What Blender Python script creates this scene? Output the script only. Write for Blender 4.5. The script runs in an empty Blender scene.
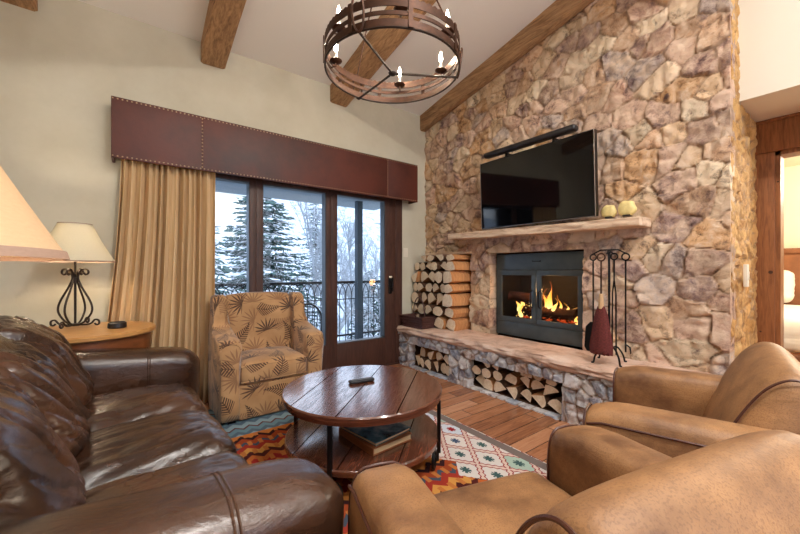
import bpy, bmesh, math, random
import numpy as np
from mathutils import Vector, Matrix, noise
PI = math.pi
rnd = random.Random(7)
SC = bpy.context.scene
COL = SC.collection
def srgb(r, g, b):
    f = lambda c: (c/255)/12.92 if c/255 <= .04045 else (((c/255)+.055)/1.055)**2.4
    return (f(r), f(g), f(b), 1.0)

# ------------------------------------------------------------------ materials
MATS = {}
class NT:
    def __init__(s, name):
        s.m = bpy.data.materials.new(name); s.m.use_nodes = True
        s.t = s.m.node_tree; s.n = s.t.nodes; s.l = s.t.links
        s.b = s.n['Principled BSDF']; s.o = s.n['Material Output']; MATS[name] = s.m
    def new(s, ty, **kw):
        nd = s.n.new(ty)
        for k, v in kw.items(): setattr(nd, k, v)
        return nd
    def put(s, sock, v):
        if hasattr(v, 'is_output') or isinstance(v, bpy.types.NodeSocket): s.l.new(v, sock)
        elif v is not None: sock.default_value = v
    def uv(s, scale=(1,1,1), rot=(0,0,0), obj=False):
        c = s.new('ShaderNodeTexCoord'); mp = s.new('ShaderNodeMapping')
        mp.inputs['Scale'].default_value = scale; mp.inputs['Rotation'].default_value = rot
        s.l.new(c.outputs['Object' if obj else 'UV'], mp.inputs['Vector']); return mp.outputs['Vector']
    def math(s, op, a, b=None, c=None):
        nd = s.new('ShaderNodeMath', operation=op)
        s.put(nd.inputs[0], a)
        if b is not None: s.put(nd.inputs[1], b)
        if c is not None: s.put(nd.inputs[2], c)
        return nd.outputs[0]
    def noise(s, vec, scale, detail=4, rough=.55, dist=0):
        nd = s.new('ShaderNodeTexNoise'); s.put(nd.inputs['Vector'], vec)
        nd.inputs['Scale'].default_value = scale; nd.inputs['Detail'].default_value = detail
        nd.inputs['Roughness'].default_value = rough; nd.inputs['Distortion'].default_value = dist
        return nd.outputs['Fac']
    def ramp(s, fac, stops, const=False):
        nd = s.new('ShaderNodeValToRGB'); s.put(nd.inputs[0], fac); e = nd.color_ramp.elements
        if const: nd.color_ramp.interpolation = 'CONSTANT'
        while len(e) < len(stops): e.new(.5)
        for i, (p, c) in enumerate(stops): e[i].position = p; e[i].color = c
        return nd.outputs[0]
    def mix(s, f, a, b, mode='MIX'):
        nd = s.new('ShaderNodeMix', data_type='RGBA', blend_type=mode)
        s.put(nd.inputs['Factor'], f); s.put(nd.inputs['A'], a); s.put(nd.inputs['B'], b)
        return nd.outputs['Result']
    def bump(s, h, strength=.3, dist=.01):
        nd = s.new('ShaderNodeBump'); s.put(nd.inputs['Height'], h)
        nd.inputs['Strength'].default_value = strength; nd.inputs['Distance'].default_value = dist
        s.l.new(nd.outputs[0], s.b.inputs['Normal'])
    def base(s, col=None, rough=None, metal=None, spec=None, **kw):
        if col is not None: s.put(s.b.inputs['Base Color'], col)
        if rough is not None: s.put(s.b.inputs['Roughness'], rough)
        if metal is not None: s.put(s.b.inputs['Metallic'], metal)
        if spec is not None: s.put(s.b.inputs['Specular IOR Level'], spec)
        for k, v in kw.items(): s.put(s.b.inputs[k.replace('_', ' ')], v)
        return s
W1 = (1,1,1,1)
def plain(name, col, rough=.5, metal=0, spec=.5, nscale=None, namt=.15, bump=0, obj=False):
    t = NT(name)
    if nscale:
        f = t.noise(t.uv(obj=obj), nscale, 5)
        dk = tuple(c*(1-namt) for c in col[:3])+(1,); lt = tuple(min(1, c*(1+namt)) for c in col[:3])+(1,)
        t.base(t.ramp(f, [(.3, dk), (.7, lt)]), rough, metal, spec)
        if bump: t.bump(f, bump, .004)
    else: t.base(col, rough, metal, spec)
    return t.m

t = NT('plaster'); f = t.noise(t.uv(obj=True), 2.2, 6, .6); g = t.noise(t.uv(obj=True), 9, 6, .6, .6)
t.base(t.ramp(f, [(.3, srgb(198,191,170)), (.7, srgb(211,205,186))]), .85, 0, .2); t.bump(t.math('ADD', f, t.math('MULTIPLY', g, .35)), .35, .02)
t = NT('ceiling_paint'); f = t.noise(t.uv(obj=True), 5, 5); t.base(srgb(240,238,234), .9, 0, .2); t.bump(f, .1, .01)
t = NT('cream_paint'); t.base(srgb(228,220,196), .9, 0, .2)
t = NT('white_paint'); f = t.noise(t.uv(obj=True), 8, 5); t.base(srgb(222,216,202), .9, 0, .2); t.bump(f, .12, .01)

def wood(name, c1, c2, rough=.5, scale=(1,12,12), rot=(0,0,0), obj=False, spec=.4, bump=.2, planks=None, knots=False, coat=0):
    t = NT(name); v = t.uv(scale, rot, obj); f = t.noise(v, 3.0, 8, .62, 1.2); g = t.noise(v, 14, 4)
    h = t.math('ADD', t.math('MULTIPLY', f, .75), t.math('MULTIPLY', g, .25))
    c = t.ramp(h, [(.32, c1), (.62, c2)])
    if knots:
        vo = t.new('ShaderNodeTexVoronoi'); t.put(vo.inputs['Vector'], t.uv((1,2.5,2.5), rot, obj)); vo.inputs['Scale'].default_value = 3
        k = t.math('LESS_THAN', vo.outputs['Distance'], .1); c = t.mix(k, c, tuple(x*.35 for x in c1[:3])+(1,))
    hh = h
    if planks:
        sx = t.new('ShaderNodeSeparateXYZ'); t.l.new(t.uv((1,1,1), rot, obj), sx.inputs[0])
        fr = t.math('FRACT', t.math('MULTIPLY', sx.outputs[1], 1/planks)); e = t.math('LESS_THAN', t.math('ABSOLUTE', t.math('SUBTRACT', fr, .5)), .489)
        wn = t.new('ShaderNodeTexWhiteNoise', noise_dimensions='1D'); t.l.new(t.math('FLOOR', t.math('MULTIPLY', sx.outputs[1], 1/planks)), wn.inputs['W'])
        c = t.mix(t.math('MULTIPLY', wn.outputs[0], .35), c, tuple(x*.4 for x in c1[:3])+(1,))
        c = t.mix(e, tuple(x*.2 for x in c1[:3])+(1,), c); hh = t.math('ADD', h, e)
    t.base(c, rough, 0, spec); t.bump(hh, bump, .004)
    if coat: t.base(Coat_Weight=t.math('MULTIPLY', e, t.math('MULTIPLY', t.ramp(h, [(.36, (.25,.25,.25,1)), (.55, W1)]), coat)), Coat_Roughness=.12, Specular_IOR_Level=t.math('MULTIPLY', e, spec)); t.base(rough=t.math('SUBTRACT', .75, t.math('MULTIPLY', e, .75-rough)))
    return t.m
wood('beam_wood', srgb(108,78,52), srgb(186,146,106), .7, (1,1.2,9), bump=.5)
wood('beam_wood_y', srgb(108,78,52), srgb(186,146,106), .7, (9,1.0,9), bump=.5, obj=True)
wood('door_wood', srgb(54,34,28), srgb(84,54,44), .45, (10,10,1), obj=True)
wood('casing_wood', srgb(104,62,36), srgb(158,102,62), .45, (10,10,1), obj=True, knots=True)
wood('table_wood', srgb(54,26,18), srgb(122,70,50), .2, (1.2,12,12), spec=.6, bump=.35, planks=.29, coat=.8)
wood('endtable_wood', srgb(160,108,56), srgb(208,156,94), .3, (1.5,10,10), spec=.5)
wood('endtable_side', srgb(96,52,28), srgb(130,74,40), .35, (1.5,10,10), spec=.5)

t = NT('floor_wood'); v = t.uv(obj=True); sx = t.new('ShaderNodeSeparateXYZ'); t.l.new(v, sx.inputs[0]); PW = .125
row = t.math('FLOOR', t.math('DIVIDE', sx.outputs[1], PW)); wn = t.new('ShaderNodeTexWhiteNoise', noise_dimensions='1D'); t.l.new(row, wn.inputs['W'])
xo = t.math('ADD', sx.outputs[0], t.math('MULTIPLY', wn.outputs[0], 5)); pid = t.math('FLOOR', t.math('DIVIDE', xo, 1.1))
wn2 = t.new('ShaderNodeTexWhiteNoise', noise_dimensions='2D'); cb = t.new('ShaderNodeCombineXYZ'); t.l.new(row, cb.inputs[0]); t.l.new(pid, cb.inputs[1]); t.l.new(cb.outputs[0], wn2.inputs['Vector'])
gr = t.noise(t.uv((1.5,14,1), obj=True), 3, 7, .6, 1); gm = t.math('ADD', t.math('MULTIPLY', gr, .7), t.math('MULTIPLY', wn2.outputs[0], .4))
c = t.ramp(gm, [(.25, srgb(118,74,50)), (.55, srgb(172,116,82)), (.85, srgb(204,152,116))])
ey = t.math('GREATER_THAN', t.math('ABSOLUTE', t.math('SUBTRACT', t.math('FRACT', t.math('DIVIDE', sx.outputs[1], PW)), .5)), .478)
ex = t.math('GREATER_THAN', t.math('ABSOLUTE', t.math('SUBTRACT', t.math('FRACT', t.math('DIVIDE', xo, 1.1)), .5)), .497)
e = t.math('MAXIMUM', ey, ex); t.base(t.mix(e, c, srgb(60,36,24)), .24, 0, .5); t.bump(t.math('SUBTRACT', gr, e), .3, .004)

def stone(name, dark, light, sat=1.0, scale=9):
    t = NT(name); at = t.new('ShaderNodeAttribute', attribute_name='stone'); v = t.uv(obj=True)
    f = t.noise(v, scale, 10, .74, .35); g = t.noise(v, scale*5, 6, .75); h = t.noise(v, 2.2, 3)
    c = t.mix(t.ramp(f, [(.45, (0,0,0,1)), (.66, W1)]), at.outputs['Color'], light)
    c = t.mix(t.ramp(f, [(.34, (.95,.95,.95,1)), (.47, (0,0,0,1))]), c, dark)
    c = t.mix(t.ramp(h, [(.5, (0,0,0,1)), (.7, (.45,.45,.45,1))]), c, t.mix(g, dark, light))
    at2 = t.new('ShaderNodeAttribute', attribute_name='mortar')
    c = t.mix(at2.outputs['Fac'], c, srgb(164,136,112))
    t.base(c, .8, 0, .25); t.bump(t.math('ADD', f, t.math('MULTIPLY', g, .5)), .8, .02); return t.m
stone('stone', srgb(88,66,66), srgb(222,196,170))
stone('stone_ochre', srgb(120,84,44), srgb(222,180,118))
stone('stone_pale', srgb(112,108,118), srgb(228,228,232))
t = NT('slab_stone'); v = t.uv(obj=True); f = t.noise(v, 5, 8, .65, .5); g = t.noise(v, 30, 6, .7)
t.base(t.ramp(f, [(.3, srgb(168,138,120)), (.5, srgb(212,180,160)), (.7, srgb(226,204,188))]), .75, 0, .3); t.bump(t.math('ADD', f, t.math('MULTIPLY', g, .4)), .7, .015)
t = NT('mantel_stone'); f = t.noise(t.uv((3,1,3), obj=True), 5, 8, .65, .5); t.base(t.ramp(f, [(.3, srgb(186,150,122)), (.5, srgb(222,194,166)), (.7, srgb(232,212,188))]), .75, 0, .3); t.bump(f, .7, .015)
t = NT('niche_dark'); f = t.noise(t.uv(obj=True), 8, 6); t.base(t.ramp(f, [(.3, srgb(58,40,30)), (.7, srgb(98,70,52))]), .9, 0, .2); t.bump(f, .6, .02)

def leather(name, dark, light, rough, scale=3, crease=.3, coat=0, pore=180, poreamt=.0):
    t = NT(name); v = t.uv(obj=True); f = t.noise(v, scale, 6, .6); cr = t.noise(t.uv((1,2.4,1)), 9, 6, .6, 1.5); p = t.noise(v, pore, 2)
    c = t.ramp(f, [(.34, dark), (.62, light)])
    if poreamt: c = t.mix(t.math('MULTIPLY', t.ramp(p, [(.52, (0,0,0,1)), (.62, W1)]), poreamt), c, dark)
    t.base(c, t.math('ADD', t.math('MULTIPLY', f, .15), rough-.07), 0, .5)
    t.bump(t.math('ADD', t.math('MULTIPLY', cr, crease), t.math('MULTIPLY', p, .06)), .5, .02)
    if coat: t.base(Coat_Weight=coat, Coat_Roughness=.25)
    return t.m
leather('sofa_leather', srgb(40,25,18), srgb(78,50,34), .26, 3, .5, .4)
leather('tan_leather', srgb(104,70,46), srgb(170,126,84), .5, 4.5, .2, 0, 240, .4)
leather('piping', srgb(64,34,24), srgb(84,46,34), .4, 3, .1)
leather('cornice_leather', srgb(60,24,16), srgb(92,40,26), .5, 2, .12)
plain('brass_nail', srgb(168,140,110), .35, .8)

t = NT('fern_fabric')          # tan cloth with brown fern fronds and palm sprays
def fern_layer(t, off, scale, both=.5):
    c0 = t.new('ShaderNodeTexCoord'); mp = t.new('ShaderNodeMapping'); mp.inputs['Location'].default_value = off; t.l.new(c0.outputs['UV'], mp.inputs['Vector']); v = mp.outputs['Vector']
    vo = t.new('ShaderNodeTexVoronoi', voronoi_dimensions='2D'); t.l.new(v, vo.inputs['Vector']); vo.inputs['Scale'].default_value = scale; vo.inputs['Randomness'].default_value = .45
    sb = t.new('ShaderNodeVectorMath', operation='SUBTRACT'); t.l.new(v, sb.inputs[0]); t.l.new(vo.outputs['Position'], sb.inputs[1])
    sc = t.new('ShaderNodeSeparateColor'); t.l.new(vo.outputs['Color'], sc.inputs[0])
    vr = t.new('ShaderNodeVectorRotate', rotation_type='Z_AXIS'); t.l.new(sb.outputs[0], vr.inputs['Vector']); t.l.new(t.math('MULTIPLY', t.math('SUBTRACT', sc.outputs[0], .5), 3.6), vr.inputs['Angle'])
    sx = t.new('ShaderNodeSeparateXYZ'); t.l.new(vr.outputs[0], sx.inputs[0]); y = sx.outputs[1]
    ax = t.math('ABSOLUTE', t.math('ADD', sx.outputs[0], t.math('MULTIPLY', t.math('MULTIPLY', y, y), 2.0)))
    tt = t.math('ADD', t.math('MULTIPLY', y, 4.6), .5)
    w = t.math('MULTIPLY', t.math('MULTIPLY', t.math('SUBTRACT', 1.0, tt), .078), t.math('MINIMUM', t.math('MULTIPLY', tt, 5), 1))
    leaf = t.math('LESS_THAN', t.math('FRACT', t.math('DIVIDE', t.math('SUBTRACT', y, t.math('MULTIPLY', ax, .75)), .0195)), .56)
    fern = t.math('MULTIPLY', t.math('MAXIMUM', leaf, t.math('LESS_THAN', ax, .0028)), t.math('LESS_THAN', ax, w))
    yo = t.math('ADD', y, .05); ang = t.math('ARCTAN2', sx.outputs[0], yo); rr = t.math('SQRT', t.math('ADD', t.math('POWER', sx.outputs[0], 2), t.math('POWER', yo, 2)))
    saw = t.math('ABSOLUTE', t.math('SUBTRACT', t.math('FRACT', t.math('MULTIPLY', ang, 2.6)), .5))
    palm = t.math('MULTIPLY', t.math('LESS_THAN', t.math('DIVIDE', rr, .115), t.math('SUBTRACT', 1.0, t.math('MULTIPLY', saw, 1.7))), t.math('LESS_THAN', t.math('ABSOLUTE', ang), 1.7))
    return t.mix(t.math('GREATER_THAN', sc.outputs[1], both), fern, palm)
v = t.uv(); msk = fern_layer(t, (0,0,0), 5.0); msk2 = fern_layer(t, (3.37,1.71,0), 4.6, .35)
fb = t.noise(v, 7, 4); c = t.ramp(fb, [(.3, srgb(170,128,88)), (.7, srgb(196,156,112))])
dk = t.ramp(t.noise(v, 30, 3), [(.35, srgb(52,36,36)), (.7, srgb(92,66,52))])
c = t.mix(t.math('MULTIPLY', msk2, .62), c, srgb(122,84,62)); t.base(t.mix(t.math('MULTIPLY', msk, .9), c, dk), .85, 0, .2, Sheen_Weight=.3); t.bump(t.noise(v, 300, 2), .15, .003)

t = NT('kilim')                 # diamonds at one side, orange bands at the other
v = t.uv(); sx = t.new('ShaderNodeSeparateXYZ'); t.l.new(v, sx.inputs[0]); X, Y = sx.outputs[0], sx.outputs[1]
P = .21; st = .012
a = t.math('DIVIDE', t.math('ADD', X, t.math('MULTIPLY', Y, .72)), P); b = t.math('DIVIDE', t.math('SUBTRACT', X, t.math('MULTIPLY', Y, .72)), P)
fa = t.math('ABSOLUTE', t.math('SUBTRACT', t.math('FRACT', a), .5)); fbb = t.math('ABSOLUTE', t.math('SUBTRACT', t.math('FRACT', b), .5))
cb = t.new('ShaderNodeCombineXYZ'); t.l.new(t.math('FLOOR', a), cb.inputs[0]); t.l.new(t.math('FLOOR', b), cb.inputs[1])
wn = t.new('ShaderNodeTexWhiteNoise', noise_dimensions='2D'); t.l.new(cb.outputs[0], wn.inputs['Vector'])
cell = t.ramp(wn.outputs[0], [(0, srgb(214,208,204)), (.28, srgb(166,188,176)), (.42, srgb(222,214,208)), (.62, srgb(160,156,112)), (.74, srgb(206,130,118)), (.86, srgb(206,214,224))], True)
mx = t.math('MAXIMUM', fa, fbb); mn = t.math('MINIMUM', fa, fbb)
zig = t.math('MULTIPLY', t.math('PINGPONG', t.math('MULTIPLY', mn, 9), 1), .06)
e1 = t.math('GREATER_THAN', t.math('ADD', mx, zig), .47); e2 = t.math('GREATER_THAN', t.math('ADD', mx, zig), .425)
star = t.math('MAXIMUM', t.math('MULTIPLY', t.math('LESS_THAN', mx, .19), t.math('LESS_THAN', mn, .05)), t.math('MULTIPLY', t.math('LESS_THAN', mx, .15), t.math('LESS_THAN', t.math('SUBTRACT', mx, mn), .04)))
starc = t.ramp(wn.outputs[1] if False else wn.outputs[0], [(0, srgb(64,92,92)), (.4, srgb(70,84,110)), (.7, srgb(190,150,60)), (.85, srgb(150,40,44))], True)
c = t.mix(e2, cell, srgb(150,58,60)); c = t.mix(e1, c, srgb(214,190,178)); c = t.mix(star, c, starc)
yb = t.math('FRACT', t.math('DIVIDE', t.math('ADD', Y, t.math('PINGPONG', X, .06)), .52)); xb = t.math('FRACT', t.math('DIVIDE', X, .07))
band = t.ramp(yb, [(0, srgb(156,70,38)), (.12, srgb(56,30,32)), (.2, srgb(196,124,60)), (.36, srgb(150,44,40)), (.5, srgb(184,100,52)), (.6, srgb(80,36,34)), (.7, srgb(206,148,76)), (.82, srgb(160,56,44)), (.93, srgb(70,80,96))], True)
chk = t.math('MULTIPLY', t.math('GREATER_THAN', t.math('ABSOLUTE', t.math('SUBTRACT', xb, .5)), .3), t.math('GREATER_THAN', t.math('FRACT', t.math('DIVIDE', Y, .13)), .5))
band = t.mix(chk, band, srgb(190,118,62))
day_sheen = t.ramp(t.math('FRACT', t.math('DIVIDE', t.math('ADD', Y, t.math('MULTIPLY', t.math('PINGPONG', X, .05), 1)), .2)), [(0, srgb(104,136,150)), (.3, srgb(100,66,66)), (.42, srgb(134,160,172)), (.75, srgb(86,106,124))], True)  # bluish daylight reflected on the rug, painted in as zigzag stripes
c = t.mix(t.math('LESS_THAN', X, t.math('ADD', 1.5, t.math('MULTIPLY', t.math('PINGPONG', Y, .12), .8))), c, band)
c = t.mix(t.math('GREATER_THAN', Y, 2.72), c, day_sheen)
dx = t.math('ABSOLUTE', t.math('SUBTRACT', X, 1.985)); c = t.mix(t.math('LESS_THAN', dx, .035), c, srgb(120,108,104))
t.base(c, .95, 0, .1); t.bump(t.noise(v, 220, 2), .4, .004)

t = NT('curtain_cloth'); v = t.uv(); f = t.noise(t.uv((40,1,1)), 2, 3); t.base(t.ramp(f, [(.3, srgb(218,184,136)), (.7, srgb(242,216,174))]), .85, 0, .2)
tr = t.new('ShaderNodeBsdfTranslucent'); tr.inputs[0].default_value = srgb(226,180,110); ms = t.new('ShaderNodeMixShader'); ms.inputs[0].default_value = .2
t.l.new(t.b.outputs[0], ms.inputs[1]); t.l.new(tr.outputs[0], ms.inputs[2]); t.l.new(ms.outputs[0], t.o.inputs[0])
def shade_mat(name, col, k):
    t = NT(name); f = t.noise(t.uv((1,3,1)), 120, 2); t.base(t.ramp(f, [(.3, tuple(c*.9 for c in col[:3])+(1,)), (.7, col)]), .9, 0, .1)
    tr = t.new('ShaderNodeBsdfTranslucent'); tr.inputs[0].default_value = col; ms = t.new('ShaderNodeMixShader'); ms.inputs[0].default_value = k
    t.l.new(t.b.outputs[0], ms.inputs[1]); t.l.new(tr.outputs[0], ms.inputs[2]); t.l.new(ms.outputs[0], t.o.inputs[0])
shade_mat('lampshade', srgb(240,234,214), .4); shade_mat('lampshade_trim', srgb(178,150,132), .1); shade_mat('lampshade_tan', srgb(228,202,164), .33)

plain('iron', srgb(58,48,42), .45, .7, nscale=20)
plain('rust_iron', srgb(72,46,32), .5, .6, nscale=30, namt=.4)
plain('black_metal', srgb(24,24,26), .4, .6)
plain('balcony_iron', srgb(26,32,38), .5, .3)
plain('insert_steel', srgb(84,94,98), .4, .5, nscale=6, namt=.2)
plain('firebox_black', srgb(26,20,18), .9)
plain('tv_black', srgb(8,8,10), .35)
t = NT('tv_screen'); t.base(srgb(6,6,9), .04, 0, .55)
plain('tv_edge', srgb(150,140,134), .35, .5)
plain('grey_bead', srgb(74,78,80), .4, .3)
plain('post_paint', srgb(52,64,74), .7)
plain('white_plastic', srgb(226,218,200), .5)
plain('charcoal_plastic', srgb(30,28,30), .4)
plain('grey_plastic', srgb(110,108,110), .4)
plain('basket', srgb(84,52,46), .6, nscale=60, namt=.5, bump=.6)
plain('snow', srgb(236,240,248), .7, nscale=3, namt=.04)
plain('spruce', srgb(66,92,88), .8, nscale=4, namt=.35)
plain('trunk', srgb(74,62,54), .9)
plain('frost_bark', srgb(140,146,152), .9, nscale=5, namt=.3)
plain('soffit', srgb(118,128,134), .8)
plain('balcony_floor', srgb(140,146,152), .7, nscale=4)
t = NT('hill_snow'); f = t.noise(t.uv(obj=True), 1.1, 10, .78); t.base(t.ramp(f, [(.36, srgb(84,98,110)), (.5, srgb(186,196,206)), (.62, srgb(214,222,230))]), .9)
plain('bedding', srgb(236,230,220), .9, nscale=6, namt=.05)
leather('headboard_leather', srgb(112,66,40), srgb(146,92,58), .45)
plain('ornament', srgb(226,206,140), .6, nscale=25, namt=.15)
wood('log_end', srgb(212,184,150), srgb(246,232,210), .8, (6,6,6), bump=.3)
wood('log_split', srgb(160,100,58), srgb(214,158,104), .8, (14,2,14), bump=.4)
wood('log_bark', srgb(62,42,32), srgb(110,80,60), .95, (10,3,10), bump=.9)
wood('charred', srgb(20,12,10), srgb(70,34,20), .95, (10,3,10), bump=.9)
plain('broom', srgb(96,38,34), .9, nscale=90, namt=.4, bump=.5)
plain('broom_band', srgb(196,160,120), .8)
plain('book_brown', srgb(150,92,54), .5, nscale=8); plain('pages', srgb(214,186,146), .8)
t = NT('magazine'); f = t.noise(t.uv(), 9, 4); t.base(t.ramp(f, [(.35, srgb(40,52,60)), (.5, srgb(84,120,134)), (.65, srgb(150,168,170))]), .18, 0, .6)
t = NT('pane'); gl = t.new('ShaderNodeBsdfGlossy'); gl.inputs['Roughness'].default_value = .02; tp = t.new('ShaderNodeBsdfTransparent'); tp.inputs[0].default_value = (.95,.97,1,1)
ms = t.new('ShaderNodeMixShader'); fr = t.new('ShaderNodeFresnel'); fr.inputs[0].default_value = 1.3; t.l.new(fr.outputs[0], ms.inputs[0]); t.l.new(tp.outputs[0], ms.inputs[1]); t.l.new(gl.outputs[0], ms.inputs[2]); t.l.new(ms.outputs[0], t.o.inputs[0])
t = NT('fire_glass'); gl = t.new('ShaderNodeBsdfGlossy'); gl.inputs['Roughness'].default_value = .15; tp = t.new('ShaderNodeBsdfTransparent'); tp.inputs[0].default_value = (.72,.7,.68,1)
ms = t.new('ShaderNodeMixShader'); ms.inputs[0].default_value = .04; t.l.new(tp.outputs[0], ms.inputs[1]); t.l.new(gl.outputs[0], ms.inputs[2]); t.l.new(ms.outputs[0], t.o.inputs[0])
def emit(name, col, k):
    t = NT(name); t.base((0,0,0,1)); t.base(Emission_Color=col, Emission_Strength=k); return t.m
emit('bulb_glow', srgb(255,232,200), 60)
t = NT('flame'); v = t.uv(obj=True); sx = t.new('ShaderNodeSeparateXYZ'); t.l.new(v, sx.inputs[0])
t.base((0,0,0,1)); t.base(Emission_Color=t.ramp(t.math('MULTIPLY', t.math('ADD', sx.outputs[2], t.math('MULTIPLY', t.noise(v, 14, 3), .08)), 3.4), [(.1, srgb(255,230,150)), (.5, srgb(255,170,60)), (.95, srgb(220,90,20))]), Emission_Strength=2.4)
emit('ember', srgb(230,80,30), .7)
emit('fill_lens_glow', srgb(255,240,220), 6)  # lens glow of the added fill lights

# ------------------------------------------------------------------ mesh builder
class MB:
    def __init__(s): s.v = []; s.f = []; s.mi = []; s.cur = 0
    def addm(s, vs, fs):
        o = len(s.v); s.v += [tuple(p) for p in vs]; s.f += [tuple(i+o for i in f) for f in fs]; s.mi += [s.cur]*len(fs); return s
    def box(s, x0, x1, y0, y1, z0, z1, bv=0):
        if bv > 0: return s.rbox(((x0+x1)/2, (y0+y1)/2, (z0+z1)/2), (x1-x0, y1-y0, z1-z0), bv, 2, 1)
        v = [(x,y,z) for x in (x0,x1) for y in (y0,y1) for z in (z0,z1)]
        return s.addm(v, [(0,1,3,2),(4,6,7,5),(0,4,5,1),(2,3,7,6),(0,2,6,4),(1,5,7,3)])
    def rbox(s, c, size, r, k=3, m=1, fn=None):
        h = [d/2 for d in size]; r = min(r, min(h)*.98)
        ax = []
        for d in h:
            corner = [d-r+r*math.tan(PI/4*i/k) for i in range(k+1)]
            mm = max(1, m if isinstance(m, int) else m)
            mid = [-(d-r)+2*(d-r)*i/mm for i in range(1, mm)]
            ax.append([-q for q in reversed(corner)]+mid+corner)
        idx = {}; vs = []; fs = []
        n = [len(a) for a in ax]
        def vid(i, j, l):
            key = (i, j, l)
            if key not in idx:
                q = Vector((ax[0][i], ax[1][j], ax[2][l])); inn = Vector([max(-(h[t_]-r), min(h[t_]-r, q[t_])) for t_ in range(3)])
                d = q-inn; nn = d.normalized() if d.length > 1e-9 else Vector((0,0,0))
                p = inn+nn*r if d.length > 1e-9 else q
                if fn: p = Vector(fn(p.x, p.y, p.z, nn))
                idx[key] = len(vs); vs.append((p.x+c[0], p.y+c[1], p.z+c[2]))
            return idx[key]
        for l, fl in ((0, 1), (n[2]-1, 0)):
            for i in range(n[0]-1):
                for j in range(n[1]-1):
                    q = (vid(i,j,l), vid(i+1,j,l), vid(i+1,j+1,l), vid(i,j+1,l)); fs.append(q[::-1] if fl else q)
        for j, fl in ((0, 0), (n[1]-1, 1)):
            for i in range(n[0]-1):
                for l in range(n[2]-1):
                    q = (vid(i,j,l), vid(i+1,j,l), vid(i+1,j,l+1), vid(i,j,l+1)); fs.append(q[::-1] if fl else q)
        for i, fl in ((0, 1), (n[0]-1, 0)):
            for j in range(n[1]-1):
                for l in range(n[2]-1):
                    q = (vid(i,j,l), vid(i,j+1,l), vid(i,j+1,l+1), vid(i,j,l+1)); fs.append(q[::-1] if fl else q)
        return s.addm(vs, fs)
    def tube(s, pts, r, n=8, closed=False, cap=True):
        pts = [Vector(p) for p in pts]; N = len(pts); rs = r if isinstance(r, (list, tuple)) else [r]*N
        vs = []; up = None
        for i, p in enumerate(pts):
            a = pts[(i-1) % N] if (i > 0 or closed) else p; b = pts[(i+1) % N] if (i < N-1 or closed) else p
            d = (b-a).normalized()
            if up is None: up = d.orthogonal().normalized()
            up = (up-d*up.dot(d)); up = up.normalized() if up.length > 1e-6 else d.orthogonal().normalized()
            w = d.cross(up)
            for k in range(n):
                an = 2*PI*k/n; vs.append(p+(up*math.cos(an)+w*math.sin(an))*rs[i])
        fs = []
        for i in range(N if closed else N-1):
            for k in range(n):
                a = i*n+k; b = i*n+(k+1) % n; c2 = ((i+1) % N)*n+(k+1) % n; d2 = ((i+1) % N)*n+k; fs.append((a,b,c2,d2))
        if cap and not closed: fs.append(tuple(range(n))[::-1]); fs.append(tuple((N-1)*n+k for k in range(n)))
        return s.addm(vs, fs)
    def lathe(s, prof, c=(0,0,0), n=24, closed=False):
        vs = []; m = len(prof)
        for k in range(n):
            a = 2*PI*k/n
            for (r, z) in prof: vs.append((c[0]+r*math.cos(a), c[1]+r*math.sin(a), c[2]+z))
        fs = []
        for k in range(n):
            for j in range(m if closed else m-1):
                a = k*m+j; b = k*m+(j+1) % m; c2 = ((k+1) % n)*m+(j+1) % m; d = ((k+1) % n)*m+j; fs.append((a, d, c2, b))
        return s.addm(vs, fs)
    def loft(s, rings, cap=True):
        n = len(rings[0]); vs = [p for r in rings for p in r]; fs = []
        for i in range(len(rings)-1):
            for k in range(n): fs.append((i*n+k, i*n+(k+1) % n, (i+1)*n+(k+1) % n, (i+1)*n+k))
        if cap: fs.append(tuple(range(n))[::-1]); fs.append(tuple((len(rings)-1)*n+k for k in range(n)))
        return s.addm(vs, fs)
    def prism(s, poly, z0, z1, axis='z'):
        def P(a, b, c): return {'z': (a,b,c), 'x': (c,a,b), 'y': (a,c,b)}[axis]
        n = len(poly); vs = [P(a,b,z0) for a, b in poly]+[P(a,b,z1) for a, b in poly]
        return s.addm(vs, [tuple(range(n))[::-1], tuple(range(n, 2*n))]+[(k, (k+1) % n, n+(k+1) % n, n+k) for k in range(n)])
    def build(s, name, mat, parent=None, loc=None, rot=None, smooth=True, ang=35, bevel=0):
        me = bpy.data.meshes.new(name); me.from_pydata(s.v, [], s.f)
        mats = mat if isinstance(mat, (list, tuple)) else [mat]
        for m in mats: me.materials.append(MATS[m])
        if len(mats) > 1: me.polygons.foreach_set('material_index', s.mi)
        bm = bmesh.new(); bm.from_mesh(me); bmesh.ops.remove_doubles(bm, verts=bm.verts, dist=1e-6); bmesh.ops.recalc_face_normals(bm, faces=bm.faces)
        if bevel:
            es = [e for e in bm.edges if len(e.link_faces) == 2 and e.calc_face_angle(0) > .5]
            bmesh.ops.bevel(bm, geom=es, offset=bevel, segments=3, affect='EDGES', profile=.6, clamp_overlap=True)
        uvl = bm.loops.layers.uv.new('UVMap')
        for f in bm.faces:
            n = f.normal; a = [abs(n.x), abs(n.y), abs(n.z)]; k = a.index(max(a))
            for lp in f.loops:
                p = lp.vert.co; lp[uvl].uv = (p.y, p.z) if k == 0 else ((p.x, p.z) if k == 1 else (p.x, p.y))
        bm.to_mesh(me); bm.free()
        if smooth:
            me.shade_smooth()
            try: me.set_sharp_from_angle(angle=math.radians(ang))
            except Exception: pass
        o = bpy.data.objects.new(name, me); COL.objects.link(o)
        if parent: o.parent = parent
        if loc: o.location = loc
        if rot: o.rotation_euler = rot
        return o
def tag(o, label=None, cat=None, group=None, kind=None):
    if label: o['label'] = label
    if cat: o['category'] = cat
    if group: o['group'] = group
    if kind: o['kind'] = kind
    return o
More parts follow.
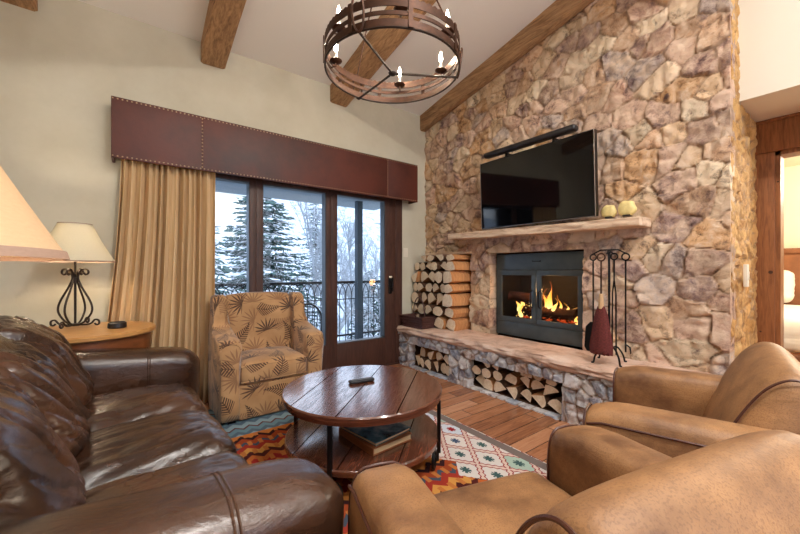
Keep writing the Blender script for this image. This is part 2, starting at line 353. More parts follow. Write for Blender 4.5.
def thing(name, label, cat, loc=(0,0,0), rz=0, group=None, kind=None):
    o = bpy.data.objects.new(name, None); COL.objects.link(o); o.location = loc; o.rotation_euler = (0,0,rz); o.empty_display_size = .1
    return tag(o, label, cat, group, kind)
def copy_tree(o, parent=None):
    c = o.copy(); COL.objects.link(c)
    if parent: c.parent = parent
    for ch in list(o.children): copy_tree(ch, c)
    return c
def smoothpath(pts, n=6, closed=False):
    P = [Vector(p) for p in pts]; N = len(P); out = []
    for i in range(N if closed else N-1):
        g = lambda k: P[k % N] if closed else P[max(0, min(N-1, k))]
        p0, p1, p2, p3 = g(i-1), g(i), g(i+1), g(i+2)
        for j in range(n):
            u = j/n; out.append(.5*((2*p1)+(p2-p0)*u+(2*p0-5*p1+4*p2-p3)*u*u+(3*p1-p0-3*p2+p3)*u**3))
    if not closed: out.append(P[-1])
    return out
def section_loop(o, co, no):
    bm = bmesh.new(); bm.from_mesh(o.data); g = bmesh.ops.bisect_plane(bm, geom=bm.verts[:]+bm.edges[:]+bm.faces[:], plane_co=co, plane_no=no)
    es = [e for e in g['geom_cut'] if isinstance(e, bmesh.types.BMEdge)]; adj = {}
    for e in es:
        a, b = e.verts; adj.setdefault(a, []).append(b); adj.setdefault(b, []).append(a)
    st = next(iter(adj)); out = [st.co.copy()]; prev, cur_ = None, st
    while True:
        nx_ = [q for q in adj[cur_] if q is not prev]
        if not nx_ or nx_[0] is st: break
        prev, cur_ = cur_, nx_[0]; out.append(cur_.co.copy())
        if len(out) > 2000: break
    bm.free(); return out
def setlight(kind, loc, power, col, size=.05, rot=None, name='lamp_light', spot=None):
    l = bpy.data.lights.new(name, kind); l.energy = power; l.color = col
    if kind == 'POINT': l.shadow_soft_size = size
    elif kind == 'SPOT': l.shadow_soft_size = size; l.spot_size = spot or 2.4; l.spot_blend = 1
    elif kind == 'AREA': l.size = size; l.shape = 'DISK'
    o = bpy.data.objects.new(name, l); COL.objects.link(o); o.location = loc
    if rot: o.rotation_euler = rot
    return o

# ------------------------------------------------------------------ room shell
YW, XS, YC, XD = 3.7, 3.2, .596, 4.09      # window wall, stone front, chimney side, bedroom-door wall
XL, YB = -1.75, -3.2
ceil = lambda y: 3.29+.196*(YW-y)
S = 'structure'
m = MB(); m.box(XL, 8.2, YB, YW+.14, -.1, 0); tag(m.build('floor', 'floor_wood', smooth=False), kind=S)
m = MB(); m.prism([(YB-.2, ceil(YB-.2)), (YW+.15, ceil(YW+.15)), (YW+.15, ceil(YW+.15)+.15), (YB-.2, ceil(YB-.2)+.15)], XL-.15, XD+.2, 'x')
tag(m.build('ceiling', 'ceiling_paint', smooth=False), kind=S)
XO0, XO1, ZO = .3, 2.77, 2.13
m = MB(); m.box(XL, XO0, YW, YW+.14, 0, 3.3); m.box(XO0, XO1, YW, YW+.14, ZO, 3.3); m.box(XO1, XD, YW, YW+.14, 0, 3.3)
tag(m.build('wall_back', 'plaster', smooth=False), kind=S)
m = MB(); m.prism([(YB, 0), (YW, 0), (YW, ceil(YW)), (YB, ceil(YB))], XL-.14, XL, 'x'); tag(m.build('wall_left', 'plaster', smooth=False), kind=S)
# front wall (behind the viewer); wide window added to let in fill daylight
m = MB(); zt = ceil(YB); m.box(XL, -.9, YB-.14, YB, 0, zt); m.box(3.3, XD, YB-.14, YB, 0, zt); m.box(-.9, 3.3, YB-.14, YB, 0, .7); m.box(-.9, 3.3, YB-.14, YB, 3.2, zt)
tag(m.build('wall_front', 'plaster', smooth=False), kind=S)
w = thing('fill_window', None, None, (1.2, YB-.07, 0), kind=S); m = MB()
for x in (-2.08, -.72, .68, 2.02): m.box(x, x+.06, -.05, .05, .7, 3.2)
m.box(-2.1, 2.1, -.05, .05, .7, .76); m.box(-2.1, 2.1, -.05, .05, 3.14, 3.2); m.build('window_frame', 'door_wood', w, smooth=False)
m = MB(); m.box(-2.05, 2.05, -.005, .005, .76, 3.14); m.build('pane', 'pane', w, smooth=False)
# bedroom-door wall with its doorway; dropped soffit above it
m = MB(); m.box(XD, XD+.14, YB, -.52, 0, 2.4); m.box(XD, XD+.14, -.52, .48, 2.15, 2.4); m.box(XD, XD+.14, .48, YC+.05, 0, 2.4)
m.box(3.45, XD+.14, YB, YC+.04, 2.4, 2.46); m.prism([(YB, 2.46), (YC+.04, 2.46), (YC+.04, ceil(YC+.04)), (YB, ceil(YB))], 3.45, XD+.14, 'x')
tag(m.build('wall_right', 'white_paint', smooth=False), kind=S)
d = thing('door_2', None, None, (XD, 0, 0), kind=S)
m = MB(); m.box(-.03, 0, .48, .592, 0, 2.14); m.box(-.03, 0, -.63, -.52, 0, 2.14); m.build('door_casing', 'casing_wood', d, bevel=.004)
m = MB(); m.box(-.045, 0, -.66, .594, 2.14, 2.385, .006); m.box(-.06, 0, -.66, .594, 2.375, 2.397, .004); m.build('lintel', 'casing_wood', d)
m = MB(); m.box(-.01, .15, .45, .48, 0, 2.14); m.box(-.01, .15, -.52, -.49, 0, 2.14); m.box(-.01, .15, -.52, .48, 2.11, 2.14); m.build('door_jamb', 'casing_wood', d, smooth=False)
# bedroom beyond
m = MB(); m.box(7.1, 7.24, -2.6, 2.6, 0, 2.6); m.box(XD+.14, 8.04, 2.5, 2.64, 0, 2.6); m.box(XD+.14, 8.04, -2.64, -2.5, 0, 2.6); m.box(XD+.141, XD+.2, YC+.05, 2.5, 0, 2.6); m.box(XD+.14, 8.04, -2.64, 2.64, 2.6, 2.7)
tag(m.build('wall_bedroom', 'cream_paint', smooth=False), kind=S)

# ------------------------------------------------------------------ glazing
def casement(name, x0, x1, gx0, gx1, y0=YW+.005):
    w = thing(name, None, None, ((x0+x1)/2, YW, 0), kind=S); cx = (x0+x1)/2
    m = MB(); a, b, g0, g1 = x0-cx, x1-cx, gx0-cx, gx1-cx
    m.box(a, g0, -.03, .09, 0, 2.13, .004); m.box(g1, b, -.03, .09, 0, 2.13, .004); m.box(g0, g1, -.03, .09, 2.065, 2.13, .004); m.box(g0, g1, -.03, .09, 0, .354, .004)
    m.build('window_frame', 'door_wood', w)
    m = MB(); e = .008
    m.box(g0, g0+e, -.018, .07, .354, 2.065); m.box(g1-e, g1, -.018, .07, .354, 2.065); m.box(g0, g1, -.018, .07, .354, .354+e); m.box(g0, g1, -.018, .07, 2.065-e, 2.065)
    m.build('glazing_bead', 'grey_bead', w, smooth=False)
    m = MB(); m.box(g0+e, g1-e, .03, .036, .354+e, 2.065-e); m.build('pane', 'pane', w, smooth=False); return w
casement('window_1', .30, .96, .38, .90); casement('window_2', .96, 1.77, 1.025, 1.71)
dd = casement('door_1', 1.77, 2.665, 1.844, 2.507)
m = MB(); m.box(.335, .385, -.045, -.03, .9, 1.13, .006); m.box(.35, .37, -.09, -.045, .96, .975); m.box(.35, .37, -.09, -.045, 1.06, 1.075); m.box(.352, .368, -.1, -.085, .93, 1.1, .004); m.build('door_handle', 'black_metal', dd)
m = MB(); m.box(.337, .383, -.05, -.03, 1.10, 1.125, .004); tag(m.build('handle_cap', 'white_plastic', dd), 'cream cap on the door handle plate')
m = MB(); m.box(2.665, 2.77, YW-.035, YW+.1, 0, 2.13, .005); tag(m.build('trim_1', 'door_wood'), kind=S)
m = MB(); m.box(.3, 2.77, YW-.05, YW+.1, 0, .02, .004); tag(m.build('trim_2', 'door_wood'), kind=S)
m = MB(); m.box(2.81, 2.885, YW-.008, YW, 1.37, 1.49, .003); sw = m.build('wall_plate', 'white_plastic')
tag(sw, 'cream light switch plate on the plaster beside the glass door', 'light switch')
m = MB(); m.box(2.835, 2.86, YW-.014, YW-.008, 1.405, 1.455, .002); m.build('rocker', 'white_plastic', sw)

# ------------------------------------------------------------------ ceiling beams
def beam(x0, x1, y0, label, dz=.18):
    t_ = thing('ceiling_beam', label, 'beam', ((x0+x1)/2, YW, ceil(YW)), group='wooden ceiling beams'); h = (x1-x0)/2
    m = MB(); g = .196; rings = []
    for i in range(25):
        y = -.002-(YW-y0)*i/24; zt = -g*y
        wob = lambda k: .008*noise.noise(Vector((x0*3+k*7, y*2.2, k)))
        rings.append([(-h+wob(1), y, zt-.0), (-h+wob(2), y, zt-dz+wob(3)), (-h+.02+wob(2), y, zt-dz-.012+wob(3)), (h-.02+wob(4), y, zt-dz-.012+wob(5)), (h+wob(4), y, zt-dz+wob(5)), (h+wob(6), y, zt)])
    m.loft(rings); m.build('timber', 'beam_wood_y', t_, ang=30); return t_
beam(-.79, -.58, YB+.01, 'rustic brown ceiling beam cut by the top left corner')
beam(.48, .685, YB+.01, 'rustic brown ceiling beam above the left half of the window cornice')
beam(1.77, 1.985, YB+.01, 'rustic brown ceiling beam seen through the chandelier ring')
beam(3.095, 3.2, YB+.01, 'rough brown timber running up the slope against the stone chimney', dz=.19)

# ------------------------------------------------------------------ stone work
rs = np.random.RandomState(3)
def vnoise(u, v, f, seed):
    r = np.random.RandomState(seed); G = r.rand(64, 64); x = u*f; y = v*f; xi = np.floor(x).astype(int); yi = np.floor(y).astype(int)
    fx = x-xi; fy = y-yi; fx = fx*fx*(3-2*fx); fy = fy*fy*(3-2*fy); g = lambda a, b: G[a % 64, b % 64]
    return (g(xi,yi)*(1-fx)+g(xi+1,yi)*fx)*(1-fy)+(g(xi,yi+1)*(1-fx)+g(xi+1,yi+1)*fx)*fy-.5
PAL = [(204,166,134),(222,196,164),(174,146,138),(206,162,116),(212,178,156),(166,134,118),(190,172,162),(228,208,178),(198,158,136),(214,182,146)]
PAL_O = [(206,160,100),(190,142,84),(220,180,122),(176,130,80),(200,156,104)]
PAL_B = [(176,184,196),(206,202,202),(142,138,150),(216,212,210),(170,138,118),(156,168,188),(226,226,230)]
def stonework(name, parent, org, ud, nd, W, H, res, cw, ch, pal, mat, seed, depth=.045, keep=None, drop=.2, skirt=.12, rough=.012):
    nu, nv = max(2, int(W/res)+1), max(2, int(H/res)+1)
    u, v = np.meshgrid(np.linspace(0, W, nu), np.linspace(0, H, nv)); u = u.ravel(); v = v.ravel()
    r = np.random.RandomState(seed); S_ = []
    j = 0; y = -ch
    while y < H+ch:
        x = -cw*1.2+(j % 2)*cw*.5
        while x < W+cw:
            if r.rand() > drop: S_.append((x+(r.rand()-.5)*cw*.75, y+(r.rand()-.5)*ch*.75))
            x += cw
        y += ch; j += 1
    S_ = np.array(S_); asp = cw/ch
    uu = u+.035*vnoise(u+9, v+5, 6, seed)+.014*vnoise(u+3, v+7, 22, seed+1); vv = v+.035*vnoise(u+19, v+15, 6, seed+2)+.014*vnoise(u+13, v+27, 22, seed+3)
    dx = (uu[:,None]-S_[None,:,0])/asp**.5; dy = (vv[:,None]-S_[None,:,1])*asp**.5
    D = (np.abs(dx)**2.6+np.abs(dy)**2.6)**(1/2.6); ix = np.argpartition(D, 1, axis=1)[:,:2]; d2 = np.take_along_axis(D, ix, 1); so = np.argsort(d2, axis=1); ix = np.take_along_axis(ix, so, 1); d2 = np.take_along_axis(d2, so, 1)
    e = np.clip((d2[:,1]-d2[:,0])/.03, 0, 1); prof = np.sqrt(e*(2-e))
    k = ix[:,0]; tilt = r.randn(len(S_), 2)*.07; lift = r.rand(len(S_))*.5+.7
    hgt = depth*prof*lift[k]+prof*(tilt[k,0]*(uu-S_[k,0])+tilt[k,1]*(vv-S_[k,1]))*1.1
    fac = np.abs(vnoise(u+k*1.7, v+k*2.3, 11, seed+5))*.05+np.abs(vnoise(u+k*1.1, v, 26, seed+6))*.022; hgt += prof*(fac-.012)*rough/.012
    ud = Vector(ud); nd = Vector(nd); org = Vector(org); up = Vector((0,0,1))
    co = np.array(org)[None]+u[:,None]*np.array(ud)[None]+v[:,None]*np.array(up)[None]+hgt[:,None]*np.array(nd)[None]
    fs = []; idx = np.arange(nu*nv).reshape(nv, nu)
    for b in range(nv-1):
        for a in range(nu-1):
            q = idx[b,a]; cu = (a+.5)*W/(nu-1); cv = (b+.5)*H/(nv-1)
            if keep is None or keep(cu, cv): fs.append((int(q), int(idx[b,a+1]), int(idx[b+1,a+1]), int(idx[b+1,a])))
    me = bpy.data.meshes.new(name); me.from_pydata(co.tolist(), [], fs); me.materials.append(MATS[mat])
    pc = np.array([srgb(*c)[:3] for c in pal]); pick = r.randint(0, len(pal), len(S_)); var = .78+.3*r.rand(len(S_))
    colr = pc[pick[k]]*var[k][:,None]
    ca = me.color_attributes.new('stone', 'FLOAT_COLOR', 'POINT'); ca.data.foreach_set('color', np.hstack([colr, np.ones((len(colr),1))]).ravel())
    mo = me.attributes.new('mortar', 'FLOAT', 'POINT'); mo.data.foreach_set('value', np.clip(1-e*2.2, 0, 1))
    bm = bmesh.new(); bm.from_mesh(me); bmesh.ops.delete(bm, geom=[x for x in bm.verts if not x.link_faces], context='VERTS')
    if ud.cross(up).dot(nd) < 0: bmesh.ops.reverse_faces(bm, faces=bm.faces)
    be = [x for x in bm.edges if x.is_boundary]; ex = bmesh.ops.extrude_edge_only(bm, edges=be)
    for g in ex['geom']:
        if isinstance(g, bmesh.types.BMVert): g.co -= nd*skirt
    bm.to_mesh(me); bm.free(); me.shade_smooth(); me.set_sharp_from_angle(angle=math.radians(42))
    o = bpy.data.objects.new(name, me); COL.objects.link(o)
    if parent: o.parent = parent; o.location = -Vector(parent.location)
    return o
FP = thing('stone_fireplace', 'tall natural stone fireplace with chimney breast, stone mantel and raised hearth', 'fireplace', (XS, 2.08, 0))
def fp(m, name, mat, **k):
    o = m.build(name, mat, FP, **k); o.location = -Vector(FP.location); return o
LW = YW-YC
def keep_front(cu, cv):
    y = YW-cu
    if cv > ceil(y)+.0: return False
    if y > 2.89 and .45 < cv < 1.40: return False
    if 1.56 < y < 2.60 and .45 < cv < 1.385: return False
    if cv < .44: return False
    return True
stonework('chimney_stonework', FP, (XS+.02, YW, 0), (0,-1,0), (-1,0,0), LW+.012, 3.95, .0125, .185, .155, PAL, 'stone', 11, depth=.027, keep=keep_front, drop=.2, skirt=.14, rough=.012)
stonework('chimney_side', FP, (XS+.016, YC, 0), (1,0,0), (0,-1,0), XD-XS-.03, 3.95, .016, .16, .09, PAL_O, 'stone_ochre', 21, depth=.014, keep=lambda u, v: (v < 2.395 or u < .25) and v < ceil(YC), drop=.1, skirt=.08, rough=.006)
# backing masonry, open at the wood niche and at the firebox
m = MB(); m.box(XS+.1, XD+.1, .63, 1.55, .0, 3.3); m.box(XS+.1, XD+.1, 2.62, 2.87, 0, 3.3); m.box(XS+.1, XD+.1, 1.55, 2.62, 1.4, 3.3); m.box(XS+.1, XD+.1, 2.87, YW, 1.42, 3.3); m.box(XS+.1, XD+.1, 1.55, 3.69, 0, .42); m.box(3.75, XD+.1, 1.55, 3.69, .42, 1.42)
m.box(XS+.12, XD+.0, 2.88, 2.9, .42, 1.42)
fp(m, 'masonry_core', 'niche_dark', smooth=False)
m = MB(); m.box(XS-.01, XS+.35, 2.87, YW-.005, 1.395, 1.425, .006); fp(m, 'niche_lintel', 'mantel_stone')
# hearth
def keep_h(cu, cv):
    y = YW-cu
    if 2.76 < y < 3.46 and .012 < cv < .292: return False
    if 1.49 < y < 2.49 and .012 < cv < .305: return False
    return True
stonework('hearth_stonework', FP, (2.745, YW, 0), (0,-1,0), (-1,0,0), 3.1, .425, .011, .115, .105, PAL_B, 'stone_pale', 33, depth=.035, keep=keep_h, drop=.08, skirt=.1, rough=.01)
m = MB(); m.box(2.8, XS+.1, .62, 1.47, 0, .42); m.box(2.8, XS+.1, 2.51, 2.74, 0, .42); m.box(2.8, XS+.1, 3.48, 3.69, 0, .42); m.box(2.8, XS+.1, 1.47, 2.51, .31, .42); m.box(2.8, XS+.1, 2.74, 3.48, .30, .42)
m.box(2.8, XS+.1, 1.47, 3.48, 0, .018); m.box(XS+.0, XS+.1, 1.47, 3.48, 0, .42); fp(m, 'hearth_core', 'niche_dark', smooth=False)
def slabfn(sx, sy, sz, amp, f=4.0, thick=1):
    def fn(x, y, z, n):
        q = Vector((x*f, y*f, z*f+3)); d = noise.noise(q)*amp+noise.noise(q*4)*amp*.45
        edge = 1 if abs(n.x)+abs(n.y) > .1 or abs(n.z) > .1 else .25
        return (x+(n.x)*d*1.6, y+n.y*d*1.2, z+n.z*d*.7)
    return fn
m = MB(); fn0 = slabfn(0,0,0,.03)
def hearthfn(x, y, z, n):
    q = Vector((x*3, y*4, z*9)); d = .025*noise.noise(q)+.014*noise.noise(q*4); k = 1 if x < -.2 else .0
    return (x+min(0, n.x)*abs(d)*2.2*k*-1 + (.012*noise.noise(Vector((0, y*1.7, 5)))*k), y, z+(n.z*d*.25 if x > -.2 else n.z*d*.5))
m.rbox((2.955, 2.147, .447), (.56, 3.09, .075), .03, 4, 60, hearthfn); fp(m, 'hearth_slab', 'slab_stone', ang=50)
m = MB()
def mantfn(x, y, z, n):
    q = Vector((x*4, y*3, z*8+9)); d = .012*noise.noise(q)+.008*noise.noise(q*4)
    return (x+min(0, n.x)*-d*1.5, y+n.y*d, z+n.z*d*.35 + .0125*(y)*1.3)
m.rbox((3.13, 2.06, 1.583), (.24, 2.03, .07), .008, 3, 50, mantfn); fp(m, 'mantel_shelf', 'mantel_stone', ang=50)
# ------------------------------------------------------------------ fireplace insert
FI = thing('fireplace_insert', 'dark steel fireplace insert with two glass doors set in the stone', 'fireplace insert', (3.3, 2.08, .485))
m = MB(); a = .505
m.box(0, .03, -a, a, .715, .89, .003); m.box(0, .03, -a, a, 0, .15, .003); m.box(0, .03, -a, -a+.025, .15, .715); m.box(0, .03, a-.025, a, .15, .715)
m.build('surround', 'insert_steel', FI)
m = MB(); m.box(-.014, 0, -.045, .045, .8, .808, .002); m.box(-.014, 0, -.045, -.04, .8, .812); m.box(-.014, 0, .04, .045, .8, .812); m.build('damper_handle', 'black_metal', FI)
m = MB(); m.box(.03, .44, -a+.01, -a+.03, .0, .88); m.box(.03, .44, a-.03, a-.01, .0, .88); m.box(.42, .44, -a, a, 0, .88); m.box(.03, .44, -a, a, .0, .17); m.box(.03, .44, -a, a, .86, .88); m.build('firebox_shell', 'firebox_black', FI, smooth=False)
for sgn, (y0, y1) in ((1, (.003, a-.027)), (-1, (-a+.027, -.003))):
    m = MB(); z0, z1 = .153, .712; b = .052
    m.box(-.012, .012, y0, y1, z0, z0+b, .003); m.box(-.012, .012, y0, y1, z1-b, z1, .003); m.box(-.012, .012, y0, y0+b, z0+b, z1-b, .003); m.box(-.012, .012, y1-b, y1, z0+b, z1-b, .003)
    dr = m.build('glass_door', 'insert_steel', FI)
    m = MB(); m.box(.0, .004, y0+b, y1-b, z0+b, z1-b); m.build('door_glass', 'fire_glass', dr, smooth=False)
    hy = .045*sgn; m = MB(); m.tube([(-.012, hy, .33), (-.045, hy, .34), (-.045, hy, .49), (-.012, hy, .50)], .008, 8); m.build('door_handle', 'black_metal', dr)
    m = MB()
    for k in range(24): m.box(-.014, -.012, (y0+b*.25) if sgn < 0 else (y1-b*.35), (y0+b*.35) if sgn < 0 else (y1-b*.25), z0+.04+k*.02, z0+.048+k*.02)
    tag(m.build('vent_holes', 'tv_black', dr, smooth=False), kind='stuff')
m = MB()
for k in range(7): y = -.3+k*.1; m.tube([(.08, y, .24), (.1, y, .2), (.36, y, .2), (.38, y, .26)], .008, 6)
for x in (.12, .34): m.box(x-.01, x+.01, -.34, .34, .17, .195)
m.build('grate', 'black_metal', FI)
def log_mesh(L, w, h, kind, seed, curved=False):
    r = random.Random(seed); m = MB(); pts = []; bark = []
    if kind == 'round':
        for k in range(12): a = 2*PI*k/12; q = 1+.07*r.uniform(-1,1); pts.append((math.cos(a)*w/2*q, math.sin(a)*h/2*q)); bark.append(True)
    elif kind == 'half':
        fl = r.choice((0, .5, -.5)); raw = [(math.cos(PI*k/8), -.6+1.5*math.sin(PI*k/8)) for k in range(9)]; bark = [k < 8 for k in range(9)]
    elif kind == 'wedge':
        fl = r.uniform(-.5,.5)+r.choice((0, 2.1, -2.1)); raw = [(0,-1.1)]+[(1.2*math.cos(PI/2+b), -1.1+2.1*math.sin(PI/2+b)) for b in (-.62,-.35,-.1,.15,.4,.62)]; bark = [False]+[True]*5+[False]
    else:
        fl = r.uniform(-.35,.35); raw = [(-1,-.85), (0,-1), (.95,-.9), (1,.3), (.55,1), (-.6,.9), (-1,.2)]; bark = [False, False, r.random() < .5, True, False, False, False]
    if kind != 'round':
        c_, s_ = math.cos(fl), math.sin(fl); q = [(x*c_-z*s_, x*s_+z*c_) for x, z in raw]
        x0, x1 = min(a for a, b in q), max(a for a, b in q); z0, z1 = min(b for a, b in q), max(b for a, b in q)
        pts = [((a-(x0+x1)/2)/(x1-x0)*w, (b-(z0+z1)/2)/(z1-z0)*h) for a, b in q]
    pts = [(x+.003*r.uniform(-1,1), z+.002*r.uniform(-1,1)) for x, z in pts]
    n = len(pts); nr = 7; vs = []
    for i in range(nr):
        x = L*i/(nr-1); q = .96 if i in (0, nr-1) else 1; off = (.006*noise.noise(Vector((seed, i*.6, 0))), .004*noise.noise(Vector((seed, i*.6, 5))))
        for (a, b) in pts: vs.append((x+(.006*r.uniform(-1,1) if i in (0, nr-1) else 0), a*q+off[0], b*q+off[1]+h/2))
    m.cur = 0; m.addm(vs, [tuple(range(n)), tuple((nr-1)*n+k for k in range(n))[::-1]])
    o = len(m.v)-len(vs)
    for i in range(nr-1):
        for k in range(n): m.f.append((o+i*n+k, o+i*n+(k+1) % n, o+(i+1)*n+(k+1) % n, o+(i+1)*n+k)); m.mi.append(2 if bark[k] else 1)
    return m
# burning logs and flames
for i, (x, y, z, L, rz, ry, lab) in enumerate([(.17,-.33,.215,.62,PI/2,0,'charred thick log lying across the front of the fire grate'), (.28,-.3,.215,.6,PI/2,.03,'charred log at the back of the fire grate'), (.22,.02,.335,.4,PI/2+.5,.12,'glowing split log leaning across the top of the fire')]):
    m = log_mesh(L, .11, .11, 'round', 900+i); o = m.build('burning_log', ['charred','charred','charred'], None, loc=(3.3+x, 2.08+y, .485+z), rot=(0, -ry, rz), ang=50); tag(o, lab, 'log', 'logs burning in the fireplace')
def flame_mb(h, w, seed):
    m = MB(); P = []; R = []
    for i in range(12):
        u = i/11; P.append((.02*math.sin(u*5+seed)*u, .035*math.sin(u*6+seed*2)*u, h*u)); R.append(max(.001, w*(math.sin(PI*min(1, u*1.0+.22))**1.1)*(1-u)**.55))
    m.tube(P, R, 8); return m
FL = thing('fire', 'orange and yellow flames rising from the logs behind the glass doors', 'fire', (3.46, 2.06, .78))
for i, (x, y, z, h, w) in enumerate([(.0,-.03,.0,.30,.035),(.02,.02,-.02,.24,.03),(-.01,-.09,-.03,.16,.03),(.01,-.15,-.04,.11,.03),(0,-.21,-.04,.13,.028),(.02,-.27,-.05,.10,.025),(-.03,.09,-.01,.09,.025),(.02,.14,.02,.15,.028),(.0,.2,.0,.08,.025),(-.02,-.33,-.14,.16,.022),(.03,-.12,-.04,.2,.02),(-.03,.25,-.05,.07,.02),(-.02,.33,-.04,.15,.03),(-.03,.29,-.1,.2,.028),(.0,.3,-.02,.17,.03),(.02,.24,-.08,.12,.03),(.0,.34,-.14,.08,.03),(0,.17,-.12,.06,.03),(0,.08,-.13,.05,.03)]):
    flame_mb(h, w, i*1.7).build('flame_tongue', 'flame', FL, loc=(x, y, z))
m = MB()
r_ = random.Random(5)
for k in range(40): y = r_.uniform(-.34,.3); x = r_.uniform(-.1,.08); s_ = r_.uniform(.008,.02); m.rbox((x, y, -.115+r_.uniform(0,.03)), (s_*2,s_*2.4,s_), s_*.4, 1)
tag(m.build('embers', 'ember', FL), kind='stuff')
setlight('POINT', (3.40, 2.05, .98), 7, (1,.5,.18), .06, name='fire_light')

# ------------------------------------------------------------------ firewood
def stack(rows, x_front, y_start, z0, group, labfn, seedb, dirn=-1, L=.36):
    z = z0; lib = {}
    for ri, (h, ws) in enumerate(rows):
        y = y_start
        for ci, w_ in enumerate(ws):
            if w_ < 0: y += dirn*(-w_); continue
            sd = seedb+ri*20+ci; r = random.Random(sd); kind = r.choice(['round','wedge','wedge','half','half','split'])
            if ci == len(ws)-1 and group.startswith('firewood stack'): kind = 'split'
            m = log_mesh(L, w_-.006, h-.003, kind, sd)
            o = m.build('firewood_log', ['log_end', 'log_split', 'log_bark'], None, loc=(x_front+r.uniform(-.03,.03), y+dirn*w_/2, z), ang=40)
            tag(o, labfn(ri, ci, len([q for q in ws if q > 0]), len(rows), len([q for q in ws[:ci+1] if q > 0])), 'firewood', group); y += dirn*w_
        z += h
ORD = ['first','second','third','fourth','fifth','sixth','seventh','eighth','ninth']
def lab_tall(ri, ci, n, nr, k):
    row = 'bottom row' if ri == 0 else ('top row' if ri == nr-1 else ORD[ri]+' row up')
    return f'split log in tall stack by the pillar, {row}, {ORD[k-1]} from left'
stack([(.15,(.15,.13,.14,.18,.17)), (.13,(.12,.15,.13,.19,.17)), (.155,(.16,.12,.16,.15,.18)), (.12,(.11,.13,.14,.13,.10,.16)), (.15,(.14,.17,.14,.15,.17)), (.115,(.12,.12,.15,.12,.11,.16)), (.085,(-.16,.13,.15,.16,.16))], 2.96, 3.685, .486, 'firewood stack beside the hearth pillar', lab_tall, 100)
def lab_n1(ri, ci, n, nr, k): return f'split log in the left hearth niche, {"bottom" if ri == 0 else "upper"} row, {ORD[k-1]} from left'
stack([(.13,(.11,.1,.13,.1,.12,.11)), (.115,(-.1,.1,-.07,.12,.14,.11))], 2.79, 3.44, .02, 'firewood in the left hearth niche', lab_n1, 400, L=.38)
def lab_n2(ri, ci, n, nr, k): return f'split log in the right hearth niche, {"bottom" if ri == 0 else ("middle" if ri == 1 else "top")} row, {ORD[k-1]} from left'
stack([(.12,(.14,.12,.15,.13,.12,.16,.14)), (.10,(.12,.13,.12,.15,.12,.14,.15)), (.06,(-.12,.12,.1,-.2,.13,.12,-.02,.11))], 2.79, 2.475, .02, 'firewood in the right hearth niche', lab_n2, 500, L=.38)

# basket on the hearth
B = thing('basket', 'dark woven basket with a tall hoop handle at the left end of the hearth', 'basket', (2.86, 3.44, .486), .05)
m = MB(); rings = []
for z, k in ((0, .86), (.0, .9), (.07, .95), (.135, 1.0), (.142, 1.02), (.142, .96), (.02, .86)):
    rings.append([((.12*k if abs(c) < 2 else 0)*sx_, (.19*k)*sy_, z) for c, sx_, sy_ in ((0,-1,-1),(0,-.2,-1.05),(0,1,-1),(0,1.06,0),(0,1,1),(0,-.2,1.05),(0,-1,1),(0,-1.06,0))])
m.loft(rings); m.build('basket_body', 'basket', B, bevel=0)
m = MB()
for z in (.018, .046, .074, .102, .138): q = .9+z; m.tube([((.126*q)*a_, (.2*q)*b_, z) for a_, b_ in ((-1,-1),(1,-1),(1,1),(-1,1))], .007, 6, closed=True)
m.build('woven_band', 'basket', B)
m = MB(); m.tube([(0, .19*math.cos(a_)*.55, .13+.24*math.sin(a_)) for a_ in [PI*i/14 for i in range(15)]], .007, 6); m.build('handle', 'basket', B)

# ------------------------------------------------------------------ hearth tools
TX, TY, TZ = 2.94, 1.235, .485
T = thing('tool_stand', 'black wrought iron fireplace tool stand with curved feet on the hearth', 'tool stand', (TX, TY, TZ), .2)
m = MB(); m.tube([(0,0,.06), (0,0,.86)], .009, 8); m.build('pole', 'black_metal', T)
m = MB(); m.tube([(.07, -.02, .84), (.03, .0, .86), (-.03, 0, .86), (-.07,-.0,.84)], .006, 6); m.tube([(0, -.13, .83), (0,-.06,.87), (0, .06, .87), (0, .13, .83)], .006, 6); m.build('crosspiece', 'black_metal', T)
for k in range(4):
    a_ = PI/4+k*PI/2; m = MB(); m.tube(smoothpath([(0,0,.1), (.06*math.cos(a_), .06*math.sin(a_), .12), (.11*math.cos(a_), .11*math.sin(a_), .06), (.125*math.cos(a_), .125*math.sin(a_), 0.008), (.14*math.cos(a_), .14*math.sin(a_), .006)], 5), .007, 6); m.build('foot', 'black_metal', T)
def hang(name, dx, dy, label, parts):
    t_ = thing(name, label, 'fireplace tool', (TX+dx, TY+dy, TZ+.84), group='fireplace tools'); parts(t_); return t_
def ring(m, r=.024, z=0): m.tube([(0, r*math.cos(a_), z-r+r*math.sin(a_)) for a_ in [2*PI*i/16 for i in range(16)]], .0055, 6, closed=True)
def p_shovel(t_):
    m = MB(); ring(m); m.tube([(0,0,-.048), (0,0,-.55)], .006, 6); m.build('handle', 'black_metal', t_)
    m = MB(); m.loft([[(-.004, -.02, -.54), (.004, -.02, -.54), (.004, .02, -.54), (-.004, .02, -.54)], [(-.01,-.055,-.58),(0,-.055,-.58),(0,.055,-.58),(-.01,.055,-.58)], [(-.02,-.06,-.74),(-.012,-.06,-.74),(-.012,.06,-.74),(-.02,.06,-.74)], [(-.03,-.035,-.77),(-.022,-.035,-.77),(-.022,.035,-.77),(-.03,.035,-.77)]]); m.build('shovel_blade', 'black_metal', t_, ang=60)
